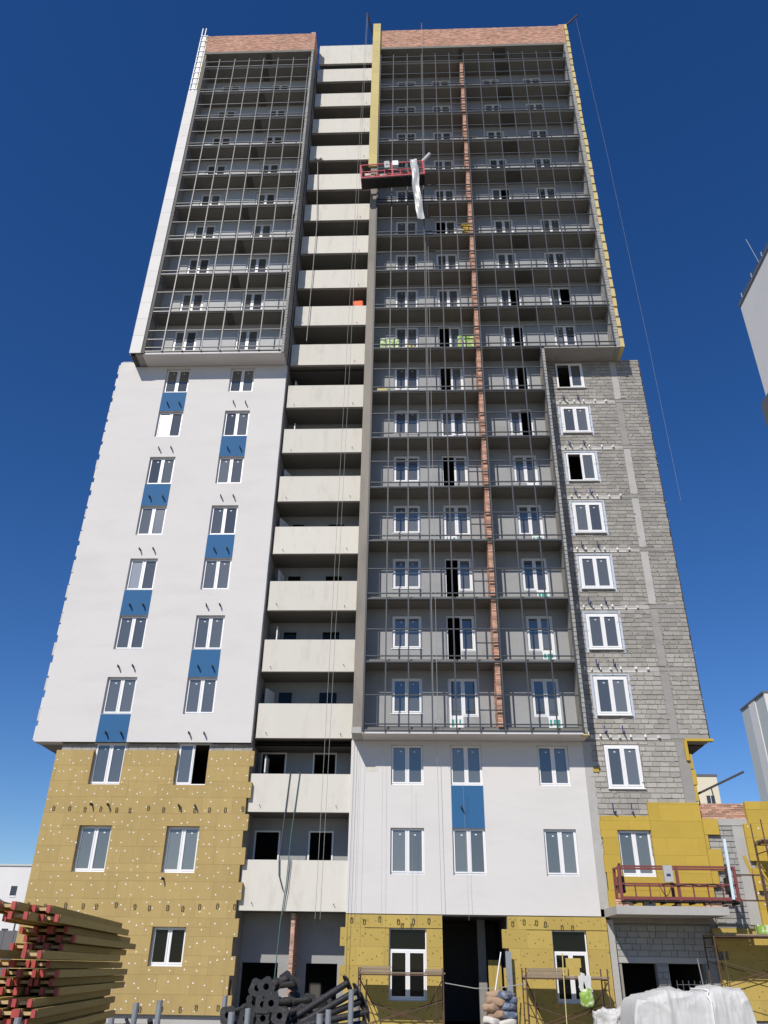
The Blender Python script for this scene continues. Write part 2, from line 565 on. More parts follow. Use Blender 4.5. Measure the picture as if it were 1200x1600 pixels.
# ================================================================== the tower
T = thing('apartment_tower', 'tall unfinished apartment tower of white plaster, grey blocks and yellow insulation', 'building')

# --- hollow body behind the fronts (rooms stay dark)
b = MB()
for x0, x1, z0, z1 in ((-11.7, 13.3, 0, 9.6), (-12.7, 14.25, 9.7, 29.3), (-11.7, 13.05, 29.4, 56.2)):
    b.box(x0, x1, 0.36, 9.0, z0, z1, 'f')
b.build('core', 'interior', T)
# outer shells that show under the overhangs and above them
MB().box(-12.72, -11.75, -0.02, 9, 9.62, 9.72).build('soffit', 'concrete', T)
MB().box(13.4, 14.30, -0.02, 9, 9.74, 9.86).build('soffit', 'concrete', T)

WINL = [(-10.33, -9.06), (-6.91, -5.64)]
# --- left lower wall F1..F3
hol = []
for (a, c) in WINL:
    hol += [(a, c, 7.95, 9.62), (a, c, 4.78, 6.42)]
hol.append((-6.92, -5.68, 1.73, 2.98))
lw = holewall('lower_wall', 'block_plain', T, -11.75, -3.95, 0.0, 9.72, 0.0, 0.34, hol)
boards(lw, 'wool_old', -11.86, -3.78, 0.28, 9.28, -0.18, -0.004, hol, rag_r=0.16, dowel='dowel_white', dn=4.6)
brickbox('plinth', 'concrete_light', T, -11.74, -4.0, -0.06, -0.004, 0.0, 0.26)
brickbox('drip_profile', 'dark_steel', T, -11.86, -3.8, -0.19, -0.02, 0.262, 0.278)
# bare block course strip above the insulation
for k in range(20):
    a = -11.70 + k * 0.39
    for q in cut((a, a + 0.38, 9.30, 9.49), hol):
        brickbox('block', 'block', lw, q[0] + 0.006, q[1] - 0.006, -0.02 + random.uniform(-0.008, 0.008), -0.002, q[2], q[3])
    for q in cut((a - 0.2, a + 0.18, 9.50, 9.69), hol):
        brickbox('block', 'block', lw, max(q[0], -11.7) + 0.006, q[1] - 0.006, -0.02 + random.uniform(-0.008, 0.008), -0.002, q[2], q[3])
for (a, c), pn in zip(WINL, ('gg', 'go')):
    window(T, a - 0.03, c + 0.03, 7.96, 9.63, 0.02, panes=pn)
    brickbox('shutter_box', 'pvc', T, a - 0.06, c + 0.06, -0.09, -0.025, 9.56, 9.67)
for (a, c), pn in zip(WINL, ('gg', 'gg')):
    window(T, a - 0.03, c + 0.03, 4.79, 6.45, 0.02, panes=pn)
window(T, -6.95, -5.65, 1.74, 3.01, 0.02, panes='dd')

# wire anchor loops and steel brackets on the insulation
lm = MB()
for sx in (-1, 1):
    lm.tube((sx * 0.036, 0, -0.085), (sx * 0.036, -0.03, 0.085), 0.010, 5)
lm.tube((-0.036, -0.03, 0.085), (0.036, -0.03, 0.085), 0.010, 5)
lm.tube((-0.036, 0, -0.085), (0.036, 0, -0.085), 0.010, 5)
LOOP = lm.mesh('anchor_loop', 'dark_steel')
BRK = MB().obox((0, -0.11, 0), (0.016, 0, 0), (0, 0.13, 0.0), (0, 0, 0.045)).mesh('bracket', 'dark_steel')
BRKB = MB().obox((0, -0.11, 0), (0.016, 0, 0), (0, 0.13, 0.0), (0, 0, 0.045)).mesh('bracket', 'blue_steel')


def loops(par, xs, z, y, jit=0.05):
    for x in xs:
        link('anchor_loop', LOOP, par, (x + random.uniform(-0.08, 0.08), y, z + random.uniform(-jit, jit)))


def brackets(par, xs, z, y, me=BRK, nm='bracket'):
    for x in xs:
        link(nm, me, par, (x, y, z + random.uniform(-0.02, 0.02)), rot=(0, 0, random.uniform(-0.12, 0.12)))


loops(T, [-11.5 + 0.62 * i for i in range(13)], 7.02, -0.19)
loops(T, [-11.6 + 0.64 * i for i in range(13)], 3.62, -0.19)
loops(T, [-6.9 + 0.66 * i for i in range(5)], 0.47, -0.19)
for a, c in WINL:
    brackets(T, (a + 0.36, a + 1.0), 7.16, -0.18)
brackets(T, (-6.75,), 4.55, -0.18)

# --- left plastered wall F4..F10 with blue panels
hol = []
for n in range(4, 11):
    for (a, c) in WINL:
        hol.append((a, c, zb(n) + 0.90, zb(n) + 2.47))
pw = holewall('plastered_wall', 'plaster', T, -12.87, -3.96, 9.60, 29.26, -0.22, 0.30, hol)
brickbox('starter_profile', 'dark_steel', T, -11.74, -3.97, -0.19, -0.03, 9.585, 9.598)
brickbox('plastered_wall_end', 'plaster', T, -12.87, -12.06, -0.22, 0.30, 29.262, 29.58)
brickbox('torn_edge', 'block_plain', T, -12.80, -12.3, -0.20, 0.28, 29.582, 29.66)
PAN = {(0, 10): 'gg', (0, 9): 'fg', (0, 8): 'gg', (0, 7): 'gf', (0, 6): 'fg', (0, 5): 'gg', (0, 4): 'gg'}
for n in range(4, 11):
    for i, (a, c) in enumerate(WINL):
        window(T, a - 0.03, c + 0.03, zb(n) + 0.905, zb(n) + 2.50, -0.08, panes=PAN.get((i, n), 'gg'))
        brackets(T, (a + 0.40, a + 1.02), zb(n) + 0.10, -0.22 - (0.006 if ((n % 2 == 0) == (i == 0)) else 0))
for n in (10, 8, 6, 4):
    a, c = WINL[0]
    brickbox('blue_panel', 'blue', T, a, c, -0.226, -0.20, max(zb(n) - 0.33, 9.60) + 0.004, zb(n) + 0.885)
for n in (9, 7, 5):
    a, c = WINL[1]
    brickbox('blue_panel', 'blue', T, a, c, -0.226, -0.20, zb(n) - 0.33 + 0.004, zb(n) + 0.885)
# insulation boards on the left flank, seen edge-on
z = 9.66
k = 0
while z < 29.0:
    h = random.uniform(0.45, 0.62)
    brickbox('insulation_board', 'sack_white' if k % 2 else 'plaster', pw, -12.95 - random.uniform(0, 0.03) * (k % 2), -12.872, -0.20, 8.9, z, z + h)
    z += h + random.uniform(0.01, 0.35)
    k += 1
MB().box(-12.86, -12.73, 0.31, 8.9, 9.62, 29.25).build('flank_wall', 'concrete', T)

# --- middle column: balconies
XL, XR = -3.93, 0.10
def DL(n):
    return {2: (-3.80, -2.76, 2.96), 3: (-3.82, -2.74, 2.60)}.get(n, (-3.40, -2.58, 2.45))


holback = []
for n in range(2, 21):
    z0 = zb(n)
    holback += [(DL(n)[0], DL(n)[1], z0 + 0.2, z0 + DL(n)[2]), (-1.62, -0.62, z0 + 0.2, z0 + DL(n)[2])]
holback += [(-3.86, -2.5, 0, 1.9), (-1.46, -0.28, 0, 1.9)]
mb_ = holewall('balcony_back_wall', 'loggia_plaster', T, XL, XR, 0, 56.6, 1.5, 1.7, holback)
MB().box(-3.96, -3.931, 0.05, 1.499, 0.0, 29.3).build('balcony_side_wall', 'concrete', T)
MB().box(XR + 0.001, XR + 0.15, 0.03, 1.499, 0.0, 57.0).build('balcony_side_wall', 'concrete', T)
MB().box(-3.96, -3.931, -0.1, 1.499, 29.31, 57.0).build('balcony_side_wall', 'concrete', T)
HOOK = MB().tube((0, 0, 0), (0.02, -0.10, -0.06), 0.013, 6).mesh('hook', 'dark_steel')
for n in range(2, 21):
    z0 = zb(n)
    ht = 5.29 if n == 2 else (8.44 if n == 3 else z0 + 1.42)
    xr = 0.098
    p = MB().box(-3.83 if n > 3 else -3.90, xr, 0.0, 0.14, z0, ht + random.uniform(-0.015, 0.015))
    o = p.build('balcony_parapet', 'cream', T)
    o.location = (0, random.uniform(-0.006, 0.006), 0)
    MB().box(-3.85, xr + 0.003, -0.008, 0.15, z0 - 0.012, z0 - 0.001).build('edge_trim', 'concrete_light', o)
    for hx in (-3.45, -0.42):
        link('hook', HOOK, o, (hx + random.uniform(-0.05, 0.05), 0.0, z0 + 0.25 + random.uniform(-0.06, 0.06)), rot=(random.uniform(-0.4, 0.4), random.uniform(-.5, .5), 0))
    MB().box(-3.93, 0.099, 0.15, 1.498, z0, z0 + 0.2).build('balcony_slab', 'slab_concrete', T)
    if n < 12:
        for (a, c, hf) in (DL(n), (-1.62, -0.62, DL(n)[2])):
            window(T, a, c, z0 + 0.22, z0 + hf, 1.47, kind='1', panes='o' if n < 4 else 'd', sill=False, name='balcony_door', frame_mat='pvc' if n < 4 else 'loggia_plaster')
    if n in (3, 4, 5, 6, 7, 8, 9, 10):
        s_ = MB().bar((0, 0, 0), (0, -0.75, 0), 0.05, 1.9)
        so = s_.build('open_door_leaf', 'pvc', T, (-3.48, 1.45, z0 + 1.35))
        so.rotation_euler = (0, 0, R(random.uniform(-25, 5)))
o = MB().box(-3.83, 0.098, 0.0, 0.14, 56.73, 58.93).build('roof_panel', 'cream', T)
MB().box(-1.53, -1.515, -0.004, 0.0, 56.73, 58.93).build('panel_joint', 'concrete', o)
MB().box(-3.9, 0.1, 0.15, 1.6, 58.0, 58.2).build('roof_slab', 'slab_concrete', T)
# the brick pier of the ground-floor recess
MB().box(-1.945, -1.805, 0.31, 1.49, 0, 3.5).build('pier_core', 'brick_mortar', T)
bricks('brick_pier', T, -1.95, -1.80, 0, 3.5, 0.30, 0.05)
brk_side = bricks('brick_pier_side', T, 0.31, 1.48, 0, 3.5, -1.806, 0.012, axis='y')

# --- pilaster beside the balconies
MB().box(0.20, 0.58, -1.25, -0.02, 9.98, 58.2).build('pilaster', 'pilaster_concrete', T)
MB().box(0.17, 0.56, -1.262, -0.05, 9.74, 9.975).build('pilaster_foot', 'concrete_light', T)
pc = MB().box(0.08, 0.56, -1.30, -1.252, 43.75, 59.0).build('pilaster_cladding', 'wool_pale', T)
z = 43.75
while z < 59:
    brickbox('insulation_board', 'wool_pale', pc, 0.05, 0.565, -1.36, -1.302, z + 0.004, min(z + 1.2, 59.1) - 0.004)
    z += 1.2


# --- glazed loggias
def loggia(x0, x1, f0, f1, mull, bw_holes, tops, back_extra=()):
    for n in range(f0, f1 + 1):
        z0 = zb(n)
        MB().box(x0, x1, -1.0, -0.125, z0, z0 + 0.19).build('loggia_slab', 'slab_concrete', T)
        for dz, hh in ((-0.03, 0.06), (0.235, 0.042), (1.40, 0.042)):
            if n == 20 and dz > 1:
                continue
            if n == 20 and dz > 0.1:
                dz = 0.55
            MB().box(x0 - 0.03, x1 + 0.03, -1.245, -1.185, z0 + dz, z0 + dz + hh).build('rail', 'alu_grey', T)
        brickbox('slab_flashing', 'alu_light', T, x0, x1, -1.18, -1.002, z0 + 0.05, z0 + 0.058)
    for x in mull:
        MB().box(x - 0.028, x + 0.028, -1.295, -1.246, zb(f0) - 0.035, tops).build('mullion', 'alu_grey', T)


def door_units(n, units, opens):
    for k, (a, c, kind) in enumerate(units):
        pn = opens.get((k, n), 'gg')
        if kind == '2':
            window(T, a, c, zb(n) + 0.98, zb(n) + 2.48, -0.05, '2', pn, sill=True)
        else:
            o = window(T, a, c, zb(n) + 0.24, zb(n) + 2.48, -0.05, kind, pn, sill=False, name='balcony_door')
            if (k, n) in FILM:
                w = c - a
                xx = 0.07 if kind == 'L' else w / 2 + 0.03
                f = MB().box(xx, xx + w / 2 - 0.10, -0.022, -0.019, 0.06, 0.62).build('film_sheet', 'white_paint', o)
                for q in range(3):
                    xq = xx + 0.05 + q * 0.15
                    MB().box(xq, xq + random.uniform(0.07, 0.12), -0.0245, -0.0235, 0.40 + random.uniform(-.2, .0), 0.52).build('film_print', 'teal', f)


def rem(n, units):
    out = []
    for (a, c, kind) in units:
        w = c - a
        if kind == '2':
            out.append((a, c, zb(n) + 0.98, zb(n) + 2.48))
        else:
            out.append((a, c, zb(n) + 0.86, zb(n) + 2.48))
            out.append((a, a + w / 2, zb(n) + 0.24, zb(n) + 0.87) if kind == 'L' else (a + w / 2, c, zb(n) + 0.24, zb(n) + 0.87))
    return out


FILM = {(1, 4), (2, 4), (2, 5), (2, 6), (2, 7), (1, 7), (2, 8)}
UL = [(-10.33, -9.06, 'R'), (-6.91, -5.68, 'L')]
UR = [(1.70, 2.97, '2'), (4.04, 5.26, 'L'), (7.48, 8.62, 'R')]
UW = UR + [(10.2, 11.4, '2')]
OPR = {(1, 5): 'og', (1, 6): 'og', (1, 8): 'og', (1, 10): 'og', (1, 11): 'og', (2, 9): 'go', (2, 10): 'go', (2, 11): 'go', (2, 12): 'go', (1, 14): 'og', (2, 15): 'go', (3, 12): 'go'}
# left
hol = sum([rem(n, UL) for n in range(11, 20)], [])
holewall('loggia_wall', 'loggia_white', T, -11.5, -4.1, 29.27, 56.2, -0.12, 0.10, hol)
for n in range(11, 20):
    door_units(n, UL, {})
loggia(-11.30, -4.17, 11, 20, [-10.37, -9.32, -8.33, -7.34, -6.36, -5.31, -4.26], None, 55.42)
MB().box(-11.4, -4.0, -1.20, -0.225, 29.27, 29.40).build('loggia_soffit', 'soffit_paint', T)
brickbox('rail', 'alu_grey', T, -11.36, -10.40, -1.238, -1.19, zb(11) + 0.80, zb(11) + 0.85)
MB().box(-11.78, -11.43, -1.17, 0.3, 29.30, 58.2).build('loggia_side_wall', 'concrete', T)
MB().box(-12.03, -11.79, -1.10, 0.3, 29.262, 29.29).build('soffit_trim', 'dark_steel', T)
MB().box(-11.455, -11.29, -1.262, -1.18, 29.3, 55.2).build('reveal_strip', 'rubber', T)  # black strip over the dark reveal between cladding and glazing
# cladding panels on the left edge, with the bare sub-frame above
z = 29.30
while z < 51.9:
    brickbox('cladding_panel', 'cladding', T, -12.06, -11.46, -1.30, -1.262, z + 0.006, z + 1.19 - 0.006)
    brickbox('side_panel', 'cladding', T, -12.06, -12.03, -1.258, 0.2, z + 0.006, z + 1.19 - 0.006)
    z += 1.19
zc = z
for x in (-12.03, -11.80, -11.58):
    brickbox('subframe_post', 'white_paint', T, x - 0.03, x + 0.03, -1.26, -1.20, zc, 59.3 if x < -11.7 else 57.0)
brickbox('insulation_board', 'wool_pale', T, -11.78, -11.50, -1.195, -1.172, zc, 58.4)
brickbox('subframe_backing', 'white_paint', T, -11.93, -11.68, -1.24, -1.21, zc, 58.3)
z = zc + 0.2
while z < 58.8:
    brickbox('subframe_rung', 'white_paint', T, -12.05, -11.55, -1.285, -1.262, z, z + 0.06)
    z += 0.62
# right fin of the left loggias in blocks
fw_ = MB().box(-4.14, -4.0, -1.23, -0.13, 29.28, 56.2).build('fin_wall', 'mortar', T)
blockwork(fw_, 'block_plain', -4.15, -3.99, 29.28, 56.2, -1.25, 0.03, (), 0, bl=0.4)
J = MB()
z = 29.28
r = 0
while z < 56.1:
    y = -1.22 - 0.2 * (r % 2)
    while y < -0.15:
        J.box(-4.0, -3.988, max(y, -1.219) + 0.006, min(y + 0.39, -0.13) - 0.006, z + 0.006, z + 0.19)
        y += 0.4
    z += 0.2
    r += 1
J.build('fin_blocks', 'block_plain', fw_)['kind'] = 'stuff'
# dropped strip in the ceilings, coloured darker than the slab
for n in range(12, 21):
    brickbox('ceiling_strip', 'dark_concrete', T, -7.45, -7.05, -0.995, -0.13, zb(n) - 0.03, zb(n) - 0.002)
brickbox('ceiling_strip', 'dark_concrete', T, -7.3, -6.95, -1.10, -0.13, 56.17, 56.198)
# roof slab and brick parapet
MB().box(-11.78, -3.98, -1.22, 0.3, 56.2, 56.42).build('roof_slab', 'slab_concrete', T)
bp_ = MB().box(-11.6, -4.0, -1.18, -1.0, 56.42, 58.36).build('roof_parapet', 'brick_mortar', T)
bricks('parapet_bricks', bp_, -11.62, -3.99, 56.42, 58.40, -1.20, 0.03)
bricks('parapet_bricks', bp_, -4.30, -3.99, 58.40, 58.56, -1.20, 0.2)
J = bricks('parapet_bricks_side', bp_, -1.19, 0.2, 56.42, 58.4, -4.0, 0.03, axis='y')

# right
hol = sum([rem(n, UR) for n in range(4, 11)], []) + sum([rem(n, UW) for n in range(11, 20)], [])
holewall('loggia_wall', 'loggia_plaster', T, 0.59, 9.30, 9.76, 56.2, -0.12, 0.10, hol)
holewall('loggia_wall', 'loggia_plaster', T, 9.301, 13.02, 29.42, 56.2, -0.12, 0.10, hol)
for n in range(4, 11):
    door_units(n, UR, OPR)
for n in range(11, 20):
    door_units(n, UW, OPR)
mr = [0.62, 1.48, 2.41, 3.35, 4.29, 5.21, 6.17, 7.18, 8.20]
for n in range(4, 11):
    pass
loggia(0.59, 9.2, 4, 10, [9.18], None, zb(11) - 0.04)
loggia(0.59, 13.0, 11, 20, [9.18, 10.13, 11.06, 11.99, 12.93], None, 55.42)
for x in mr:
    MB().box(x - 0.028, x + 0.028, -1.295, -1.246, 9.81, 55.42).build('mullion', 'alu_grey', T)
for n in range(4, 20):
    brickbox('rail', 'alu_grey', T, 5.22, 6.16, -1.238, -1.19, zb(n) + 0.80, zb(n) + 0.84)
MB().box(0.57, 9.40, -1.22, -0.125, 9.735, 9.845).build('loggia_soffit', 'soffit_paint', T)
for n in range(4, 20):
    z0, z1 = zb(n) + 0.19, zb(n + 1)
    MB().box(5.94, 6.12, -1.09, -0.125, z0, z1).build('divider_core', 'brick_mortar', T)
    bricks('divider_wall', T, 5.93, 6.13, z0, z1, -1.11, 0.03)
    bricks('divider_side', T, -1.10, -0.13, z0, z1, 5.925, 0.012, axis='y')
for n in range(11, 21):
    brickbox('ceiling_strip', 'dark_concrete', T, 8.35, 9.28, -0.995, -0.13, zb(n) - 0.03, zb(n) - 0.002)
brickbox('ceiling_strip', 'dark_concrete', T, 8.2, 9.1, -1.10, -0.13, 56.17, 56.198)
brickbox('ceiling_strip', 'dark_concrete', T, 5.9, 6.15, -1.10, -0.13, 56.17, 56.198)
# fins
fn = MB().box(9.22, 9.36, -1.22, -0.125, 9.76, 29.30).build('fin_wall', 'mortar', T)
blockwork(fn, 'block_plain', 9.215, 9.365, 9.78, 29.3, -1.25, 0.03, (), 0, bl=0.4)
fn2 = MB().box(13.03, 13.22, -1.22, -0.125, 29.30, 56.2).build('fin_wall', 'mortar', T)
blockwork(fn2, 'block_plain', 13.02, 13.225, 29.30, 56.2, -1.25, 0.03, (), 0, bl=0.4)
J = MB()
z = 29.3
r = 0
while z < 56.1:
    y = -1.22 - 0.2 * (r % 2)
    while y < -0.15:
        J.box(13.012, 13.03, max(y, -1.219) + 0.006, min(y + 0.39, -0.13) - 0.006, z + 0.006, z + 0.19)
        y += 0.4
    z += 0.2
    r += 1
J.build('fin_blocks', 'block_plain', fn2)['kind'] = 'stuff'
MB().box(9.365, 13.22, -1.22, -0.125, 29.33, 29.445).build('loggia_soffit', 'concrete', T)
# insulation on the right flank, seen edge-on
z = 29.36
while z < 58.3:
    brickbox('insulation_board', 'wool_pale', fn2, 13.23, 13.40 + random.uniform(0, 0.05), -1.22, 4.0, z, z + 0.56)
    z += 0.70
MB().box(13.06, 13.22, -0.1, 8.9, 29.35, 58.3).build('flank_wall', 'concrete', T)
MB().box(0.55, 13.22, -1.22, 0.3, 56.2, 56.42).build('roof_slab', 'slab_concrete', T)
bp2 = MB().box(0.58, 13.2, -1.18, -1.0, 56.42, 58.46).build('roof_parapet', 'brick_mortar', T)
bricks('parapet_bricks', bp2, 0.57, 13.21, 56.42, 58.50, -1.20, 0.03)
bricks('parapet_bricks', bp2, 12.86, 13.21, 58.50, 58.66, -1.20, 0.2)

# --- central plastered wall F2..F3
WINC = [(1.70, 2.98), (4.05, 5.30), (7.50, 8.72)]
hol = []
for a, c in WINC:
    hol += [(a, c, 8.02, 9.56), (a, c, 4.81, 6.44)]
holewall('plastered_wall', 'plaster', T, 0.10, 9.32, 3.50, 9.73, -0.12, 0.30, hol)
for a, c in WINC:
    window(T, a - 0.03, c + 0.03, 8.025, 9.60, 0.0)
    window(T, a - 0.03, c + 0.03, 4.815, 6.48, 0.0)
brickbox('blue_panel', 'blue', T, 4.05, 5.30, -0.126, -0.10, 6.445, 8.005)
brackets(T, (4.42,), 7.2, -0.126)
brickbox('patch', 'cream', T, 0.72, 1.18, -0.1235, -0.11, 8.52, 8.74)

# --- ground floor, yellow boards, entrance
hol = [(1.68, 3.02, 0.81, 3.03), (7.50, 8.72, 0.81, 3.03), (3.60, 5.94, -0.1, 3.46)]
gw = holewall('ground_floor_wall', 'concrete', T, 0.10, 9.5, 0.0, 3.49, 0.0, 0.34, hol)
boards(gw, 'wool_ground', 0.10, 3.60, 0.05, 3.47, -0.13, -0.004, hol[:2], dowel='dowel_dark', dn=6, rag_l=-0.18, bw=1.0)
boards(gw, 'wool_ground', 5.94, 9.48, 0.05, 3.47, -0.13, -0.004, hol[:2], dowel='dowel_dark', dn=6, rag_l=-0.22, bw=1.0)
loops(T, [0.3 + 0.55 * i for i in range(6)] + [6.2, 6.55, 6.9, 7.3], 3.27, -0.14)
loops(T, [2.2, 2.45, 7.95, 8.2], 3.1, -0.14, 0.02)
window(T, 1.67, 3.03, 0.82, 3.05, 0.02, 't', 'dd', name='shop_window')
window(T, 7.49, 8.73, 0.82, 3.05, 0.02, 't', 'dd', name='shop_window')
# entrance hall seen in the dark
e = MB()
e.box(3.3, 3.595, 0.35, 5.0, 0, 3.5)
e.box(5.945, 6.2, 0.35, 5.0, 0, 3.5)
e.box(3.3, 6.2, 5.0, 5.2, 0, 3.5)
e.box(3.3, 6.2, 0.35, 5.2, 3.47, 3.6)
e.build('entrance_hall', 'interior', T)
brickbox('hall_column', 'concrete', T, 5.0, 5.3, 2.2, 2.5, 0, 3.46)
brickbox('hall_panel', 'wool_ground', T, 5.32, 5.80, 1.6, 1.64, 0, 2.1)

# --- grey plaster strip and block wall F3..F10
MB().box(9.325, 9.66, -0.123, 0.3, 3.735, 9.73).build('render_strip', 'concrete_light', T)
WB = [(10.04, 11.46, zb(n) + 0.92, zb(n) + 2.58) for n in range(4, 11)]
WB3 = [(10.14, 11.55, 7.92, 9.62)]
COLM = [(12.85, 13.2, zb(n) + 0.22, zb(n) + 2.78) for n in range(4, 11)]
BAND = [(9.4, 14.36, zb(n) - 0.02, zb(n) + 0.17) for n in range(4, 11)]
wall = holewall('block_wall', 'mortar', T, 9.40, 14.34, 9.76, 29.40, -0.095, 0.25, WB)
blockwork(wall, 'block', 9.41, 14.36, 9.86, 29.40, -0.12, 0.03, WB + COLM + BAND, 205, smear=0.55)
wall3 = holewall('block_wall', 'mortar', T, 9.62, 13.42, 5.55, 9.755, -0.095, 0.25, WB3 + [(10.25, 11.48, 4.82, 6.42)])
blockwork(wall3, 'block', 9.63, 13.0, 5.6, 9.74, -0.12, 0.03, WB3 + [(10.25, 11.48, 4.82, 6.42)], 95, smear=0.4)
brickbox('corner_column', 'concrete', T, 13.005, 13.42, -0.118, -0.096, 5.56, 9.74)
for n in range(4, 11):
    for q in cut((9.41, 14.35, zb(n) - 0.018, zb(n) + 0.168), WB3):
        brickbox('slab_band', 'concrete_light', T, q[0], 12.84 if n != 8 else 12.4, -0.115 + random.uniform(-0.004, 0.004), -0.096, q[2], q[3])
        brickbox('slab_band', 'concrete', T, 12.845 if n != 8 else 12.41, 14.35, -0.113, -0.096, q[2] + 0.03, q[3])
    brickbox('column_face', 'concrete_light' if n in (6, 7, 8, 10) else 'concrete', T, 12.86, 13.19, -0.112, -0.096, zb(n) + 0.225, zb(n) + 2.775)
    pn = {10: 'og', 8: 'og'}.get(n, 'gg')
    a, c, z0, z1 = WB[n - 4]
    window(T, a + 0.02, c - 0.02, z0 + 0.02, z1 - 0.02, -0.125, panes=pn, fr=0.08, sa=0.06)
    if n not in (10,):
        brickbox('tape_strip', 'film', T, a - 0.10, a + 0.0, -0.128, -0.121, z0 - 0.12, z1 + 0.02)
        brickbox('tape_strip', 'film', T, c, c + 0.10, -0.128, -0.121, z0 - 0.12, z1 + 0.02)
        if n < 9:
            brickbox('tape_strip', 'film', T, a - 0.10, c + 0.1, -0.131, -0.1285, z1 + 0.025, z1 + 0.085)
    brickbox('foam_line', 'dowel_white', T, a - 0.2, 12.3, -0.1225, -0.1155, zb(n) - 0.03, zb(n) + 0.0)
a, c, z0, z1 = WB3[0]
window(T, a + 0.02, c - 0.02, z0 + 0.02, z1 - 0.02, -0.10, panes='gg', fr=0.08, sa=0.06)
TAB = MB().obox((0, -0.05, 0), (0.03, 0, 0), (0, 0.06, 0), (0, 0, 0.05)).mesh('tab', 'dowel_white')
for n in range(4, 11):
    for x in (9.72, 10.05, 10.42, 10.80, 11.25, 11.85, 12.35):
        link('tab', TAB, T, (x, -0.115, zb(n) + 0.09), rot=(random.uniform(-.3, .3), 0, random.uniform(-.4, .4)))
    brackets(T, (10.30, 11.02), zb(n) + 0.22, -0.12, BRKB)
    for x in (10.30, 11.02):
        brickbox('bracket_strip', 'blue_steel', T, x - 0.05, x - 0.005, -0.134, -0.125, zb(n) + 0.22, zb(n) + 0.52)
brackets(T, (10.25, 10.95), 7.02, -0.12, BRKB)
for x in (10.25, 10.95):
    brickbox('bracket_strip', 'blue_steel', T, x - 0.05, x - 0.005, -0.134, -0.125, 7.04, 7.40)
brickbox('edge_strip', 'dark_steel', T, 14.362, 14.39, -0.115, 0.3, 9.87, 29.38)
# tipped yellow trim at the overhang and down the corner
brickbox('edge_insulation', 'wool_new', T, 13.36, 14.48, -0.20, -0.0, 9.755, 9.855)
brickbox('edge_insulation', 'wool_new', T, 13.30, 13.42, -0.22, -0.121, 9.0, 9.75)
z = 7.5
for w in (0.10, 0.16, 0.12):
    brickbox('edge_insulation', 'wool_new', T, 13.425, 13.43 + w, -0.12, 1.0, z, z + 0.56)
    z += 0.6
brickbox('fin_trim', 'wool_pale', T, 9.15, 9.40, -1.28, -1.0, 9.69, 9.733)
brickbox('insulation_offcut', 'wool_new', T, 9.62, 9.85, -0.16, -0.121, 8.55, 8.72)

# ================================================================== low annex
A = thing('annex_building', 'low two-storey annex in bright yellow insulation at the foot of the tower', 'building')
ahol = [(10.25, 11.48, 4.82, 6.42)]
aw = holewall('front_wall', 'mortar', A, 9.63, 13.40, 3.30, 5.54, 0.0, 0.3, ahol)
boards(aw, 'wool_new', 9.68, 11.50, 3.75, 6.92, -0.22, -0.125, ahol, bw=1.2, rag_l=-0.05)
boards(aw, 'wool_new', 11.504, 13.46, 3.75, 7.42, -0.22, -0.125, ahol, bw=1.2)
window(A, 10.22, 11.51, 4.825, 6.45, -0.06, panes='gg')
# annex front right of the corner: patchy boards over blocks, brick parapet
aw2 = MB().box(13.45, 24, 0.05, 0.4, 0.0, 6.88).build('side_wall', 'mortar', A)
blockwork(aw2, 'block_plain', 13.46, 15.2, 3.3, 6.62, 0.02, 0.04, (), 40, bl=0.39)
brickbox('lintel', 'concrete_light', A, 13.46, 15.25, 0.0, 0.049, 6.64, 6.88)
brickbox('column_face', 'concrete_light', A, 14.62, 15.05, 0.005, 0.049, 3.3, 6.62)
MB().box(13.5, 24, 0.08, 0.4, 6.88, 7.44).build('roof_parapet', 'brick_mortar', A)
bricks('parapet_bricks', A, 13.5, 15.22, 6.885, 7.46, 0.05, 0.03)
boards(aw2, 'wool_new', 15.02, 24, 3.2, 6.7, -0.12, 0.045, [(15.0, 15.25, 5.15, 5.4), (15.1, 15.45, 4.2, 4.4)], bw=1.2, dowel='dowel_white', dn=3)
boards(aw2, 'wool_new', 15.22, 24, 6.7, 7.5, -0.12, 0.045, (), bw=1.2, bh=0.5)
for q in ((13.47, 14.08, 6.30, 6.86), (13.47, 13.62, 5.80, 6.29), (13.47, 14.02, 5.05, 5.79), (13.47, 13.75, 4.5, 5.04)):
    brickbox('insulation_board', 'wool_new', aw2, q[0], q[1], -0.12, 0.015, q[2], q[3])
o = brickbox('insulation_offcut', 'wool_new', A, 0, 0.12, -0.02, 0.02, 0, 0.75)
o.location = (15.0, -0.02, 4.85)
o.rotation_euler = (0, R(-16), 0)
# wall under the canopy with two openings
ch = [(9.9, 11.1, 0, 2.05), (11.53, 12.74, 0, 2.05)]
cw = holewall('porch_wall', 'mortar', A, 9.5, 13.44, 0.0, 3.29, 0.12, 0.4, ch)
blockwork(cw, 'block_plain', 9.75, 13.2, 2.26, 3.28, 0.09, 0.04, (), 60)
blockwork(cw, 'block_plain', 11.10, 11.53, 0.0, 2.03, 0.09, 0.04, (), 20)
brickbox('lintel', 'concrete_light', A, 9.7, 13.3, 0.085, 0.118, 2.06, 2.25)
MB().box(9.51, 9.74, -0.05, 0.118, 0.0, 3.4).build('porch_pier', 'concrete_light', A)
MB().box(12.78, 13.43, 0.02, 0.118, 0.0, 2.05).build('porch_pier', 'concrete', A)
boards(aw2, 'wool_ground', 13.2, 24, 0.4, 3.18, -0.10, 0.045, [(13.2, 13.6, 2.2, 2.45)], bw=1.2, dowel='dowel_dark', dn=5)
MB().box(13.47, 24, -0.02, 0.049, 0.0, 0.38).build('plinth', 'concrete', A)
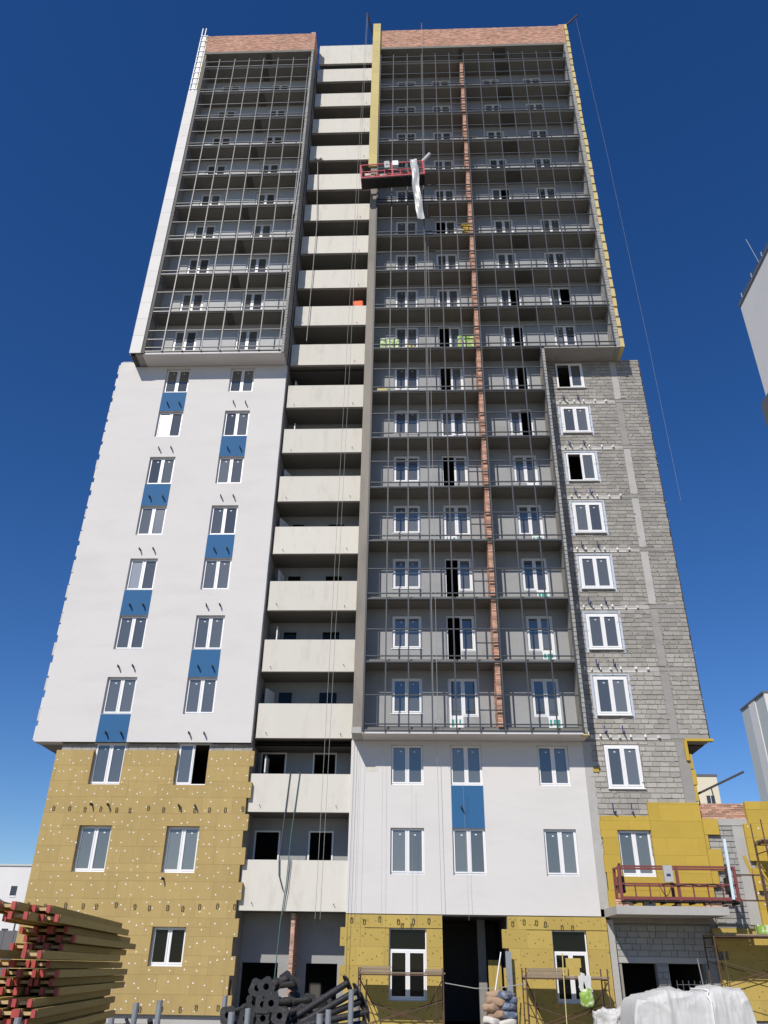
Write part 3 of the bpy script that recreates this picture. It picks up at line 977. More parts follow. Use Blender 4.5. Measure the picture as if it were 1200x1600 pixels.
MB().box(9.6, 13.4, 0.4, 8, 0, 0.02).box(9.6, 13.4, 8, 8.2, 0, 3.4).box(9.6, 13.4, 0.41, 8, 3.3, 3.4).build('porch_room', 'interior', A)
MB().box(13.5, 24, 0.41, 9, 6.9, 7.1).build('roof', 'concrete', A)
# canopy slab
b = MB()
n0 = len(b.v)
pl = [(9.44, -2.15), (13.2, -2.15), (13.2, -0.005), (9.74, -0.005), (9.44, -0.14)]
for z in (3.47, 3.73):
    b.v += [(x, y, z) for x, y in pl]
k = len(pl)
b.f += [tuple(reversed(range(k))), tuple(range(k, 2 * k))] + [(i, (i + 1) % k, k + (i + 1) % k, k + i) for i in range(k)]
b.build('canopy_slab', 'concrete_light', A)
bricks('canopy_bricks', A, 9.50, 10.05, 3.735, 3.97, -1.85, 0.12)
bricks('canopy_bricks', A, 12.55, 13.1, 3.735, 3.97, -1.85, 0.12)
brickbox('loose_block', 'block_plain', A, 10.5, 10.9, -1.7, -1.5, 3.732, 3.92)
# roof railing
ra = MB()
ra.bar((13.55, 0.6, 7.80), (15.35, -0.35, 8.55), 0.07)
ra.tube((13.75, 0.5, 7.45), (13.72, 0.5, 7.86), 0.025)
ra.tube((14.25, 0.25, 7.45), (14.2, 0.25, 8.08), 0.025)
ra.build('roof_railing', 'dark_steel', A)


# ================================================================== hanging cradles
def cradle(name, label, loc, L, W, H, m, tilt=0.0, extra=False, under='rubber'):
    t = thing(name, label, 'work platform', loc)
    t.rotation_euler = (0, -tilt, 0)
    fl = MB().box(0, L, 0, W, -0.02, 0.05)
    for i in range(9):
        fl.box(L * i / 8 - 0.02 if i else 0.0, L * i / 8 + 0.02, 0.02, W - 0.02, -0.08, -0.021)
    fl.build('deck', under, t)
    for y, nm in ((0.0, 'front_rail'), (W, 'rear_rail')):
        for z, w in ((0.03, 0.10), (H * 0.48, 0.05), (H, 0.06)):
            MB().box(0, L, y - 0.025, y + 0.025, z, z + w).build(nm, m, t)
        for i in range(9):
            x = L * i / 8
            w = 0.10 if i in (0, 4, 8) else 0.035
            if i in (0, 4, 8) or nm == 'front_rail':
                MB().box(x - w / 2, x + w / 2, y - 0.032, y + 0.028, 0.0, H + 0.04 if i in (0, 4, 8) else H * 0.5).build('rail_post', m, t)
    for x in (0, L):
        MB().bar((x, 0, H * 0.5), (x, W, H * 0.5), 0.05).bar((x, 0, H), (x, W, H), 0.05).bar((x, 0, 0.06), (x, W, 0.06), 0.05).build('end_rail', m, t)
        hx = 0.12 if x == 0 else L - 0.12
        hz = MB().box(hx - 0.10, hx + 0.10, W * 0.35, W * 0.75, H * 0.25, H * 0.75)
        hz.tube((hx, W * 0.5, H * 0.75), (hx, W * 0.5, H * 1.15), 0.05)
        hz.build('hoist_motor', 'rubber', t)
    bx = MB().box(L * 0.38, L * 0.38 + 0.3, -0.16, -0.035, H * 0.55, H * 1.05).build('control_box', 'grey_box', t)
    MB().box(L * 0.38 + 0.08, L * 0.38 + 0.22, -0.166, -0.1605, H * 0.72, H * 0.80).build('control_display', 'blue_steel', bx)
    return t


C2 = cradle('suspended_platform', 'red suspended work platform hanging high beside the yellow pilaster', (-0.22, -2.45, 41.15), 3.62, 0.72, 1.15, 'red_bright', R(-4.0) * -1)
C2.rotation_euler = (0, R(-4.6), 0)
for i, (x, y, z, sx, m) in enumerate(((0.35, 0.3, 0.1, 0.25, 'netting'), (0.7, 0.25, 0.1, 0.3, 'sack_tan'), (1.15, 0.3, 0.1, 0.35, 'sack_white'), (2.1, 0.3, 0.1, 0.4, 'netting'), (2.6, 0.25, 0.1, 0.3, 'rubber'))):
    bb = MB()
    for k in range(5):
        c = Vector((x + random.uniform(-.15, .15), y + random.uniform(-.1, .1), z + 0.12 + random.uniform(0, 0.35)))
        bb.tube(c + Vector((-sx * .5, 0, random.uniform(-.1, .1))), c + Vector((sx * .5, 0, random.uniform(-.1, .1))), 0.08, 7)
    o = bb.build('tool_heap', m, C2)
brickbox('notice_board', 'white_paint', C2, 1.85, 2.2, -0.05, -0.034, 0.95, 1.35)
C1 = cradle('parked_platform', 'rusty red work platform parked on the concrete canopy of the annex', (9.72, -1.95, 3.90), 3.95, 0.75, 1.05, 'red_steel')
for x in (0.3, 1.9, 3.6):
    MB().box(x - 0.06, x + 0.06, 0.0, 0.7, -0.165, -0.085).build('skid', 'rust_steel', C1)
ex = MB()
for a_, b_ in (((3.95, 0.1, 0.85), (4.95, 0.1, 0.85)), ((4.95, 0.1, 0.85), (4.95, 0.1, 0.05)), ((4.95, 0.1, 0.05), (3.95, 0.1, 0.05)), ((4.6, 0.1, 0.85), (4.6, 0.1, 0.05))):
    ex.bar(a_, b_, 0.05)
ex.build('end_bracket', 'rust_steel', C1)
cb = MB()
pts = [Vector((1.4 + 0.25 * i, -0.05 + 0.02 * math.sin(i * 3), 0.5 + 0.04 * math.sin(i * 2.1))) for i in range(9)]
cb.path(pts, 0.018)
cb.path([Vector((3.2 + 0.12 * i, -0.06, 0.55 - 0.22 * math.sin(i * 0.52))) for i in range(7)], 0.014)
cb.path([Vector((1.3 + 0.08 * i, -0.07, 0.5 - 0.35 * math.sin(i * 0.6))) for i in range(6)], 0.012)
cb.build('cable', 'rubber', C1)
o = tag(MB().box(-0.045, 0.045, -0.03, 0.03, 0, 1.95).build('insulation_profile', 'white_paint'), 'long pale blue-white plastic profile leaning upright on the parked platform', 'profile')
o.data.materials[0] = MATS['pale_blue']
o.location = (13.45, -2.05, 3.96)
o.rotation_euler = (R(-4), R(3), 0)

# plastic sheet over the high platform
sh = MB()
NS = 26
for i in range(NS + 1):
    t = i / NS
    z = 42.65 - 5.1 * t
    xo = 2.55 + 0.38 * t + 0.03 * math.sin(t * 9)
    y = -2.56 - 0.05 * math.sin(t * 6) + 0.02 * math.sin(t * 23)
    for w in (0, 0.25, 0.5, 0.75, 1):
        sh.v.append((xo + 0.40 * w - 0.02 * math.sin(t * 17), y + 0.03 * math.sin(w * 5 + t * 11), z))
for i in range(NS):
    for j in range(4):
        a = i * 5 + j
        sh.f.append((a, a + 1, a + 6, a + 5))
o = sh.build('plastic_sheet', 'sheet')
o.modifiers.new('thick', 'SOLIDIFY').thickness = 0.012
tag(o, 'long translucent plastic strip hanging down from the high red platform', 'plastic sheet')
o = MB().tube((3.15, -2.3, 42.55), (3.72, -2.3, 43.45), 0.10, 9).build('roll', 'tarp')
tag(o, 'pale roll sticking out of the right end of the high red platform', 'roll')

# ================================================================== ropes and jibs on the roof
ROPES = [
    ('thin grey suspension rope on the balconies left of the pilaster', [(-0.35, -2.15, 59.0), (-0.62, -2.2, 30.0), (-0.78, -2.2, 3.2)], 0.008, 'rope'),
    ('second thin suspension rope running beside the first down the balconies', [(-0.3, -2.1, 58.9), (-0.44, -2.1, 30.0), (-0.62, -2.1, 3.2)], 0.008, 'rope'),
    ('grey rope dangling from a knotted bundle over the upper balconies', [(-3.28, -0.12, 46.2), (-3.0, -0.14, 40), (-3.05, -0.14, 31.0)], 0.022, 'rope'),
    ('dark hose hanging left over the third-floor balcony parapet', [(-2.30, -0.05, 8.5), (-2.44, -0.08, 6.2), (-2.50, -0.08, 5.3), (-2.46, -0.08, 4.75), (-2.28, -0.08, 4.25)], 0.022, 'rope_dark'),
    ('teal-grey hose hanging right over the third-floor parapet to the ground floor', [(-1.92, -0.05, 8.5), (-2.10, -0.08, 6.2), (-2.16, -0.08, 4.5), (-2.28, -0.08, 3.2), (-2.36, -0.08, 1.2)], 0.02, 'hose_teal'),
    ('thin dark cable beside the hoses on the second-floor parapet', [(-2.04, -0.06, 5.3), (-2.10, -0.08, 4.3), (-2.22, -0.08, 3.4)], 0.014, 'rope_dark'),
    ('white tag line slanting off the roof corner down the right flank', [(14.0, -1.6, 58.7), (14.3, -1.6, 45), (14.5, -1.6, 29.2), (14.55, -1.6, 20.0)], 0.004, 'rope'),
    ('long pale rope down the first bays of the right glazing', [(3.42, -1.5, 58.7), (3.42, -1.5, 30.0), (3.38, -1.45, 9.9)], 0.010, 'rope'),
    ('second pale rope close beside the long rope over the glazing', [(3.55, -1.5, 41), (3.55, -1.5, 20.0), (3.55, -1.45, 10.3)], 0.010, 'rope'),
    ('leftmost string line down the central white wall', [(0.28, -0.45, 9.6), (0.27, -0.45, 3.4)], 0.004, 'rope'),
    ('second string line from the left on the central white wall', [(0.52, -0.45, 9.3), (0.50, -0.45, 2.7)], 0.004, 'rope'),
    ('string line left of the first central window', [(1.38, -0.45, 9.6), (1.41, -0.45, 3.0)], 0.004, 'rope'),
    ('string line crossing below the first central window', [(2.52, -0.47, 8.0), (2.54, -0.47, 3.0)], 0.004, 'rope'),
    ('string line between the two left central windows', [(3.52, -0.45, 9.6), (3.58, -0.45, 3.3)], 0.007, 'rope'),
    ('string line over the blue panel of the central wall', [(4.50, -0.47, 8.0), (4.55, -0.47, 3.3)], 0.004, 'rope'),
]
for lab, pts, r, m in ROPES:
    o = MB().path(pts, r, 5).build('rope', m)
    tag(o, lab, 'rope')
# knotted bundle
b = MB()
for i in range(7):
    a = Vector((-3.28 + random.uniform(-.2, .2), -0.12 + random.uniform(-.08, .05), 46.2 + random.uniform(-.12, .12)))
    b.tube(a, a + Vector((random.uniform(-.25, .25), random.uniform(-.06, .06), random.uniform(-.16, .16))), 0.06, 6)
tag(b.build('rope_bundle', 'rope'), 'knotted grey rope bundle on the parapet edge of an upper balcony', 'rope bundle')
t = thing('suspension_jib', 'short brown steel jib on the roof above the yellow pilaster', 'jib', (-0.2, -0.5, 58.9))
MB().bar((0.5, 0.8, -0.6), (-0.15, -1.6, 0.15), 0.10).build('beam', 'rust_steel', t)
MB().bar((0.2, 0.2, -0.6), (0.2, 0.1, 0.2), 0.08).build('post', 'rust_steel', t)
t = thing('suspension_jib', 'purple-grey steel jib sticking out of the right roof corner', 'jib', (13.3, -1.0, 58.6))
MB().bar((-0.6, 0.5, -0.15), (0.8, -0.7, 0.18), 0.09).build('beam', 'rust_steel', t)
MB().bar((-0.5, 0.4, -0.3), (-0.5, 0.4, -0.1), 0.10).build('post', 'rust_steel', t)
t = thing('roof_antenna', 'thin mast antenna standing behind the brick roof parapet', 'antenna', (3.4, -0.9, 58.4))
MB().tube((0, 0, 0), (0, 0, 1.5), 0.028).build('mast', 'dark_steel', t)
MB().bar((-0.12, 0, 1.35), (0.12, 0, 1.35), 0.03).build('head', 'dark_steel', t)
tag(MB().tube((-4.21, -1.33, 39.6), (-4.10, -1.33, 43.6), 0.035).build('loose_profile', 'alu_light'), 'loose pale metal profile hanging along the right edge of the left glazing', 'profile')


# ================================================================== things left on the loggias
def pack(x0, x1, y0, z0, h, label, m='green_pack', grp=None):
    t = thing('insulation_pack', label, 'package', (x0, y0, z0), grp)
    w = x1 - x0
    b = MB().box(0, w, 0, 0.4, 0, h)
    o = b.build('wrap', m, t)
    bv = o.modifiers.new('b', 'BEVEL')
    bv.width = 0.05
    bv.segments = 2
    MB().box(0.02, w - 0.02, -0.006, -0.002, h * 0.45, h * 0.55).build('band', 'wool_pale', t)


zf = zb(11) + 0.19
pack(0.95, 1.25, -0.75, zf, 0.95, 'narrow green and white insulation pack in the first loggia bay')
pack(1.32, 1.95, -0.8, zf, 0.85, 'wide yellow-green pack standing next to the narrow pack')
pack(2.35, 2.75, -0.85, zf, 0.35, 'low green pack lying under the loggia window', 'wool_pale')
pack(5.02, 5.28, -0.75, zf, 1.05, 'bright green pack leaning left of two by the brick divider')
pack(5.34, 5.88, -0.75, zf, 1.0, 'broad bright green pack touching the brick divider')
pack(0.85, 1.4, -0.9, zb(10) + 0.19, 0.28, 'flat yellow pack lying on the tenth-floor loggia slab', 'wool_pale')
b = MB()
for k in range(5):
    b.obox((5.72 + random.uniform(-.12, .12), -1.0, zb(14) + 0.35 + k * 0.14), (0.16, 0, random.uniform(-.05, .05)), (0, 0.12, 0), (0.02, 0, 0.09))
tag(b.build('insulation_scraps', 'wool_new'), 'heap of yellow wool scraps beside the brick divider high up', 'scraps')
o = MB().obox((0, 0, 0), (0.28, 0, 0.02), (0, 0.14, 0), (-0.03, 0, 0.42)).build('orange_sack', 'orange', None, (-0.36, 0.35, zb(12) + 1.62))
o.modifiers.new('b', 'BEVEL').width = 0.06
tag(o, 'orange plastic sack standing on a middle balcony', 'sack')


# ================================================================== scaffolds at the foot of the wall
def scaffold(label, x0, x1, y0, y1, zd, zt, planks, m='rust_steel', mids=()):
    t = thing('scaffold', label, 'scaffold', (x0, y0, 0))
    L, W = x1 - x0, y1 - y0
    for x in (0, L):
        for y in (0, W):
            MB().tube((x, y, 0), (x, y, zt), 0.024, 8).build('post', m, t)
        for z in (0.35, zd - 0.35, zd - 0.06):
            MB().tube((x, 0, z), (x, W, z), 0.018, 6).build('ledger', m, t)
        MB().tube((x + (0.25 if x == 0 else -0.25), 0.0, 0.0), (x + (0.25 if x == 0 else -0.25), 0.0, zd - 0.4), 0.016, 6).build('ladder_rail', m, t)
        MB().tube((x, 0, zd - 0.1), (x + (0.5 if x == 0 else -0.5), W, zd - 1.0), 0.022, 6).build('brace', m, t)
    for y in (0.0, W):
        MB().tube((0, y, zd - 1.55), (L, y, zd - 0.75), 0.014, 6).build('brace', m, t)
        MB().tube((0, y, zd - 0.75), (L, y, zd - 1.55), 0.014, 6).build('brace', m, t)
    MB().tube((0, 0, zd - 0.03), (L, 0, zd - 0.03), 0.02, 6).build('ledger', m, t)
    MB().tube((0, W, zd - 0.03), (L, W, zd - 0.03), 0.02, 6).build('ledger', m, t)
    n = int(W / 0.2)
    for i in range(n):
        a = i * W / n
        e0, e1 = random.uniform(-0.1, 0.05), random.uniform(-0.05, 0.1)
        MB().box(e0, L + e1, a + 0.012, a + W / n - 0.012, zd + random.uniform(0, 0.012), zd + 0.05).build('deck_plank', 'plank', t)
    for (a, c, k, h) in planks:
        for i in range(k):
            e = random.uniform(-0.06, 0.06)
            o = MB().box(a + e, c + e, 0.02, 0.22, zd + 0.053 + i * 0.055, zd + 0.10 + i * 0.055).build('stacked_plank', 'plank', t)
    return t


scaffold('rusty tube scaffold with plank deck before the left shop window', 0.72, 3.55, -1.65, -0.55, 1.62, 1.80, ((0.05, 1.05, 3, 0), (2.2, 2.8, 2, 0)))
scaffold('tube scaffold with plank pile before the right shop window', 6.30, 9.0, -1.65, -0.55, 1.58, 1.85, ((0.05, 1.25, 4, 0),))
scaffold('taller tube scaffold against the annex wall at the right edge', 12.75, 15.9, -1.5, -0.4, 2.9, 2.95, ())
t = scaffold('high dark tube tower at the right edge before the annex parapet', 15.05, 17.0, -1.7, -0.7, 5.9, 6.6, ())
# things on the right scaffold
t = thing('insulation_sheet', 'torn yellow insulation board standing on the right scaffold deck', 'board', (7.45, -1.2, 1.64))
MB().box(0, 0.72, -0.04, 0.04, 0, 0.24).box(0.28, 0.78, -0.04, 0.04, 0.242, 0.52).build('board', 'wool_ground', t)
o = MB().path([(7.55, -1.75, 2.3), (7.52, -1.75, 1.2), (7.5, -1.75, 0.0)], 0.018, 6).build('cord', 'wool_pale')
tag(o, 'yellow cord hanging in front of the right scaffold', 'cord')


def blobmesh(name, m, rx, ry, rz, parent=None, loc=(0, 0, 0), amp=0.12, fr=3.0, n=14, power=0.6, seed=0, rot=None, flat=False):
    """pillow-like body: a superellipsoid with noisy skin"""
    b = MB()
    rows = n
    cols = n * 2
    sgn = lambda v, p: math.copysign(abs(v) ** p, v)
    for i in range(rows + 1):
        ph = -math.pi / 2 + math.pi * i / rows
        for j in range(cols):
            th = 2 * math.pi * j / cols
            p = Vector((sgn(math.cos(ph), power) * sgn(math.cos(th), power), sgn(math.cos(ph), power) * sgn(math.sin(th), power), sgn(math.sin(ph), power)))
            q = Vector((p.x * rx, p.y * ry, p.z * rz))
            d = noise.noise(q * fr + Vector((seed * 7.1, seed * 3.3, seed))) * amp + noise.noise(q * fr * 2.7 + Vector((seed, 5, 9))) * amp * 0.45
            q = q + Vector((p.x, p.y, p.z)).normalized() * d * min(rx, ry, rz) * 2
            if flat and q.z < -rz * 0.9:
                q.z = -rz * 0.9
            b.v.append(tuple(q))
    for i in range(rows):
        for j in range(cols):
            a = i * cols + j
            c = i * cols + (j + 1) % cols
            b.f.append((a, c, c + cols, a + cols))
    o = b.build(name, m, parent, loc, smooth=True)
    if rot:
        o.rotation_euler = rot
    return o


blobmesh('green_bag', 'green_pack', 0.22, 0.14, 0.25, None, (8.22, -1.78, 1.02), 0.2, 4, seed=2)
tag(bpy.data.objects['green_bag'], 'green printed plastic bag hanging from the right scaffold', 'bag')
b = MB()
for i in range(9):
    a = Vector((8.2 + random.uniform(-.2, .2), -1.72, 1.6 + random.uniform(-.1, .1)))
    b.obox(a + Vector((0, 0, -0.15)), (random.uniform(.03, .08), 0, random.uniform(-.04, .04)), (0, 0.012, 0.0), (random.uniform(-.1, .1), 0.02, 0.22))
tag(b.build('plastic_wrap', 'tarp'), 'crumpled clear plastic wrap tied above the green bag', 'plastic wrap')
blobmesh('silver_wrap', 'tarp', 0.45, 0.3, 0.35, None, (8.75, -2.3, 0.35), 0.45, 5, seed=5, n=18)
tag(bpy.data.objects['silver_wrap'], 'crumpled silvery plastic heap under the right scaffold', 'plastic wrap')
t = thing('green_crate', 'green crate with white sack on the deck of the annex scaffold', 'crate', (14.35, -1.3, 2.97))
MB().box(0, 0.5, 0, 0.3, 0, 0.03).box(0, 0.02, 0, 0.3, 0.031, 0.28).box(0.48, 0.5, 0, 0.3, 0.031, 0.28).box(0.021, 0.479, 0, 0.02, 0.031, 0.28).box(0.021, 0.479, 0.28, 0.3, 0.031, 0.28).build('box', 'green_pack', t)
blobmesh('sack', 'sack_white', 0.15, 0.1, 0.2, t, (0.62, 0.1, 0.2), 0.2, 4, seed=3)

# ================================================================== sacks at the entrance
SACKS = [(5.18, -1.95, 0.13, 'sack_tan'), (5.55, -1.95, 0.13, 'sack_blue'), (5.10, -2.1, 0.33, 'sack_white'), (5.52, -2.0, 0.34, 'sack_white'),
         (5.22, -2.05, 0.53, 'sack_tan'), (5.62, -2.0, 0.52, 'sack_blue'), (5.18, -2.0, 0.72, 'sack_tan'), (5.55, -2.0, 0.71, 'sack_blue'),
         (5.20, -2.0, 0.90, 'sack_tan'), (5.58, -1.95, 0.90, 'sack_blue'), (5.24, -2.0, 1.06, 'sack_tan'), (5.55, -1.98, 1.07, 'sack_blue'), (4.85, -2.5, 0.12, 'sack_tan')]
lab = {'sack_tan': 'tan paper cement sack in the pile by the entrance', 'sack_blue': 'blue-grey cement sack in the pile by the entrance', 'sack_white': 'dusty white sack low in the pile by the entrance'}
for i, (x, y, z, m) in enumerate(SACKS):
    o = blobmesh('cement_sack', m, 0.32, 0.25, 0.115, None, (x + random.uniform(-.06, .06), y + random.uniform(-.08, .08), z), 0.16, 6, n=16, power=0.5, seed=i * 3.7, rot=(random.uniform(-.2, .2), random.uniform(-.25, .25), random.uniform(-.9, .9)))
    tag(o, lab[m], 'sack', {'sack_tan': 'tan cement sacks', 'sack_blue': 'blue-grey cement sacks', 'sack_white': 'white sacks'}[m])
tag(MB().tube((5.22, -2.0, 1.15), (5.5, -1.75, 2.3), 0.022, 7).build('pole', 'white_paint'), 'thin white pole leaning above the cement sacks', 'pole')
tag(MB().box(5.78, 5.98, -0.42, -0.38, 0, 2.35).build('metal_sheet', 'galv'), 'narrow grey metal sheet leaning at the entrance edge', 'sheet')
tag(MB().path([(3.6, -1.65, 1.38), (4.6, -1.7, 1.24), (5.3, -1.7, 1.25), (6.3, -1.65, 1.40)], 0.014, 6).build('barrier_line', 'rope'), 'pale barrier line strung between the two scaffolds', 'line')
# tool leaning in the left recess
o = MB().bar((-3.72, -0.1, 0.0), (-3.95, 0.0, 1.35), 0.12, 0.03).build('leaning_board', 'rust_steel')
tag(o, 'narrow brown board leaning beside the left yellow wall', 'board')
# net screen in the porch
b = MB()
for i in range(6):
    b.tube((11.65 + i * 0.2, -0.3, 0.2), (11.62 + i * 0.2, -0.3, 1.55), 0.010, 5)
for i in range(5):
    b.tube((11.6, -0.3, 0.3 + i * 0.28), (12.7, -0.3, 0.32 + i * 0.28), 0.010, 5)
tag(b.build('mesh_panel', 'netting'), 'wire mesh panel before the right porch opening', 'mesh panel')
tag(MB().tube((12.2, -1.6, 0), (12.05, -1.6, 2.2), 0.02, 7).tube((12.2, -1.6, 0.001), (12.21, -1.6, 0.01), 0.05).build('grey_pole', 'galv'), 'pale grey pole standing before the right porch opening', 'pole')

# ================================================================== white tarpaulin heap
tp = MB()
NX, NY = 130, 90
W_, D_, H_ = 2.75, 1.5, 1.28


def tarp_pt(u, v):
    # u across -1..1, v around the section from front foot over the top to the back foot
    x = u * W_ / 2
    s = v
    e = 13.0
    ang = math.pi * s
    cy, cz = math.cos(ang), math.sin(ang)
    y = -math.copysign(abs(cy) ** (2 / e), cy) * D_ / 2
    top = H_ * (1.0 - 0.08 * max(0, -u) + 0.13 * math.exp(-((u - 0.45) / 0.22) ** 2) - 0.05 * math.sin(u * 5))
    z = abs(cz) ** (2 / e) * top
    end = max(0, abs(u) - 0.86) / 0.14
    z *= math.sqrt(max(0, 1 - (0.9 * end) ** 2.2))
    p = Vector((x, y, z))
    f = Vector((x * 1.6, y * 1.6, z * 0.9))
    w = noise.noise(f * 0.6) * 0.035
    for k_, (fx, fy, fz, am) in enumerate(((1.6, 1.2, 0.4, 0.035), (1.0, 1.6, 2.2, 0.022), (5.5, 3.0, 0.9, 0.012), (9.0, 8.0, 4.0, 0.007))):
        v_ = noise.noise(Vector((x * fx + z * fz * 0.7, y * fy - x * 0.6, z * fz + k_ * 5.3)))
        w -= (1 - min(1, abs(v_) * 3.6)) ** 2 * am * 1.3      # sharp creases
    n = Vector((0, -cy * 0.9, cz)).normalized()
    p -= n * w * (1 if z > 0.05 else 0.2)
    return p


for i in range(NX + 1):
    for j in range(NY + 1):
        tp.v.append(tuple(tarp_pt(-1 + 2 * i / NX, j / NY)))
for i in range(NX):
    for j in range(NY):
        a = i * (NY + 1) + j
        tp.f.append((a, a + NY + 1, a + NY + 2, a + 1))
t = thing('tarpaulin_heap', 'pallet load wrapped in white tarpaulin in the right foreground', 'tarpaulin', (8.92, -10.2, 0.10))
tp.build('sheet', 'tarp', t, smooth=True)
MB().box(-1.3, 1.3, -0.62, 0.62, -0.1, 0.02).build('pallet', 'plank', t)
st = MB()
pts = [tarp_pt(0.28 + 0.02 * math.sin(k), k / 24) + Vector((0, -0.03, 0.025)) for k in range(0, 15)]
st.path([tuple(p) for p in pts], 0.022, 6)
st.build('strap', 'white_paint', t)

# ================================================================== timber beams in the left foreground
BL = 4.3
bm = MB()      # beam lying on its side: chords left and right, web between
for sx in (-1, 1):
    bm.box(sx * 0.08 - 0.02, sx * 0.08 + 0.02, 0.05, BL - 0.05, 0.0, 0.08)
bm.box(-0.06, 0.06, 0.05, BL - 0.05, 0.028, 0.052)
BEAM = bm.mesh('beam_body', 'timber')
ce = MB()
ce.box(-0.058, 0.058, 0.045, 0.0495, 0.024, 0.056)
WEBEND = ce.mesh('web_end', 'timber_end')
cp = MB()
cp.box(-0.021, 0.021, 0.0, 0.06, 0.004, 0.078)
CAP = cp.mesh('end_cap', 'cap_red')
ax = Vector((-0.135, 0.99, 0)).normalized()
ang = math.atan2(-ax.x, ax.y)
org = Vector((-1.50, -22.1, 0))
side = Vector((-ax.y, ax.x, 0))
PITCH = 0.0895
for lay in range(26):
    z = 0.02 + lay * PITCH
    ncol = 5 if lay < 18 else 3
    for c in range(ncol):
        off = (0.1 if lay % 2 else 0.0) + random.uniform(-0.012, 0.012)
        slide = {25: -0.55, 24: -0.5, 23: 0.35, 22: 0.4, 21: 0.36, 20: -0.95, 19: -0.1, 18: -0.12, 17: 0.1, 16: 0.12, 15: -0.6, 14: -0.7}.get(lay, -0.6)
        if c:
            slide = slide + random.uniform(-0.10, 0.16)
        if lay in (25, 24) and c == 1:
            slide -= 0.45
        if lay == 20 and c == 1:
            slide = 0.2
        if lay in (21, 22, 23) and c:
            slide += 0.15
        if lay in (17, 18) and c >= 3:
            slide = -0.7
        slide += random.uniform(-0.02, 0.02)
        p = org + side * (c * 0.222 + off) + ax * slide
        vis = lay >= 11
        o = link('formwork_beam', BEAM, None, (p.x, p.y, z), rot=(0, 0, ang + random.uniform(-0.006, 0.006)))
        tag(o, 'yellow timber formwork beam with red end caps in the stack at left', 'beam', 'formwork beams in the left stack')
        if vis:
            link('web_end', WEBEND, o)
            for sx in (-1, 1):
                link('end_cap', CAP, o, (sx * 0.08, -0.02 - 0.012, 0.0))
                link('end_cap', CAP, o, (sx * 0.08, BL - 0.06, 0.0))
for k in range(2):
    o = MB().box(-0.06, 1.1, 0, 0.1, 0, 0.018).build('bearer', 'plank', None, tuple(org + ax * (0.5 + 2.0 * k) + side * 1.05))
    tag(o, ('front' if k == 0 else 'rear') + ' flat bearer board under the stack of beams', 'board')

# ================================================================== steel props and their racks
fl = MB()
# flanged steel prop: tube with a square plate with clipped corners at each end
PLEN = 2.2


def prop_meshes(L):
    body = MB().tube((0, 0, 0), (0, L, 0), 0.033, 12, caps=False)
    me = body.mesh('prop_tube', 'black_pipe', True)
    pl = MB()
    s, c = 0.075, 0.024
    ring = [(-s + c, -s), (s - c, -s), (s, -s + c), (s, s - c), (s - c, s), (-s + c, s), (-s, s - c), (-s, -s + c)]
    inner = [(0.030 * math.cos(t), 0.030 * math.sin(t)) for t in [(-112.5 + 45 * i) * math.pi / 180 for i in range(8)]]
    for y in (-0.012, 0.0):
        pl.v += [(x, y, z) for x, z in ring] + [(x, y, z) for x, z in inner]
    for i in range(8):
        j = (i + 1) % 8
        pl.f += [(i, j, 8 + j, 8 + i), (16 + j, 16 + i, 24 + i, 24 + j), (i, 16 + i, 16 + j, j), (8 + i, 8 + j, 24 + j, 24 + i)]
    return me, pl.mesh('end_plate', 'black_pipe')


PT, PP = prop_meshes(PLEN)
SLEN = 0.78
PTS, _pp = prop_meshes(SLEN)
NUT = MB().tube((0, 0.9, 0), (0, 1.0, 0), 0.052, 10).mesh('collar', 'black_pipe')


def prop(p, rz, rx, label, grp):
    t = link('steel_prop', PT, None, p, rot=(rx, random.uniform(-0.6, 0.6), rz))
    tag(t, label, 'prop', grp)
    link('end_plate', PP, t)
    link('end_plate', PP, t, (0, PLEN + 0.012, 0))
    link('collar', NUT, t)


# pile A: ends towards the camera (left part); pile B: lying across, plates at the right end
for r, (n, z) in enumerate(((8, 0.75), (7, 0.90), (7, 1.05), (6, 1.20), (6, 1.34), (3, 1.46), (2, 1.58))):
    for i in range(n):
        x = 0.80 + i * 0.165 + (0.08 if r % 2 else 0) + random.uniform(-0.03, 0.03)
        if r >= 5:
            x = 1.02 + i * 0.10 + (r - 5) * 0.03
        if r == 4 and i > 3:
            continue
        prop((x, -23.2 + random.uniform(-0.12, 0.15), z + random.uniform(-0.02, 0.02)), random.uniform(-0.1, 0.1), random.uniform(-0.03, 0.03),
             'black steel prop with square end plate facing forward in the pile', 'props with plates facing forward')
for i, (x, z, rz, rx) in enumerate(((1.28, 1.26, -1.15, 0.50), (1.36, 1.22, -1.2, 0.46), (1.42, 1.24, -1.22, 0.34), (1.40, 1.24, -1.25, 0.20), (1.38, 1.20, -1.3, 0.10),
                                    (1.42, 1.12, -1.3, 0.04), (1.46, 1.05, -1.25, 0.08))):
    t = link('steel_prop', PTS, None, (x, -22.75 - 0.05 * i, z), rot=(rx, random.uniform(-.5, .5), rz))
    tag(t, 'short black steel prop lying crosswise on the right of the pile', 'prop', 'short props lying crosswise')
    link('end_plate', PP, t, (0, SLEN, 0))


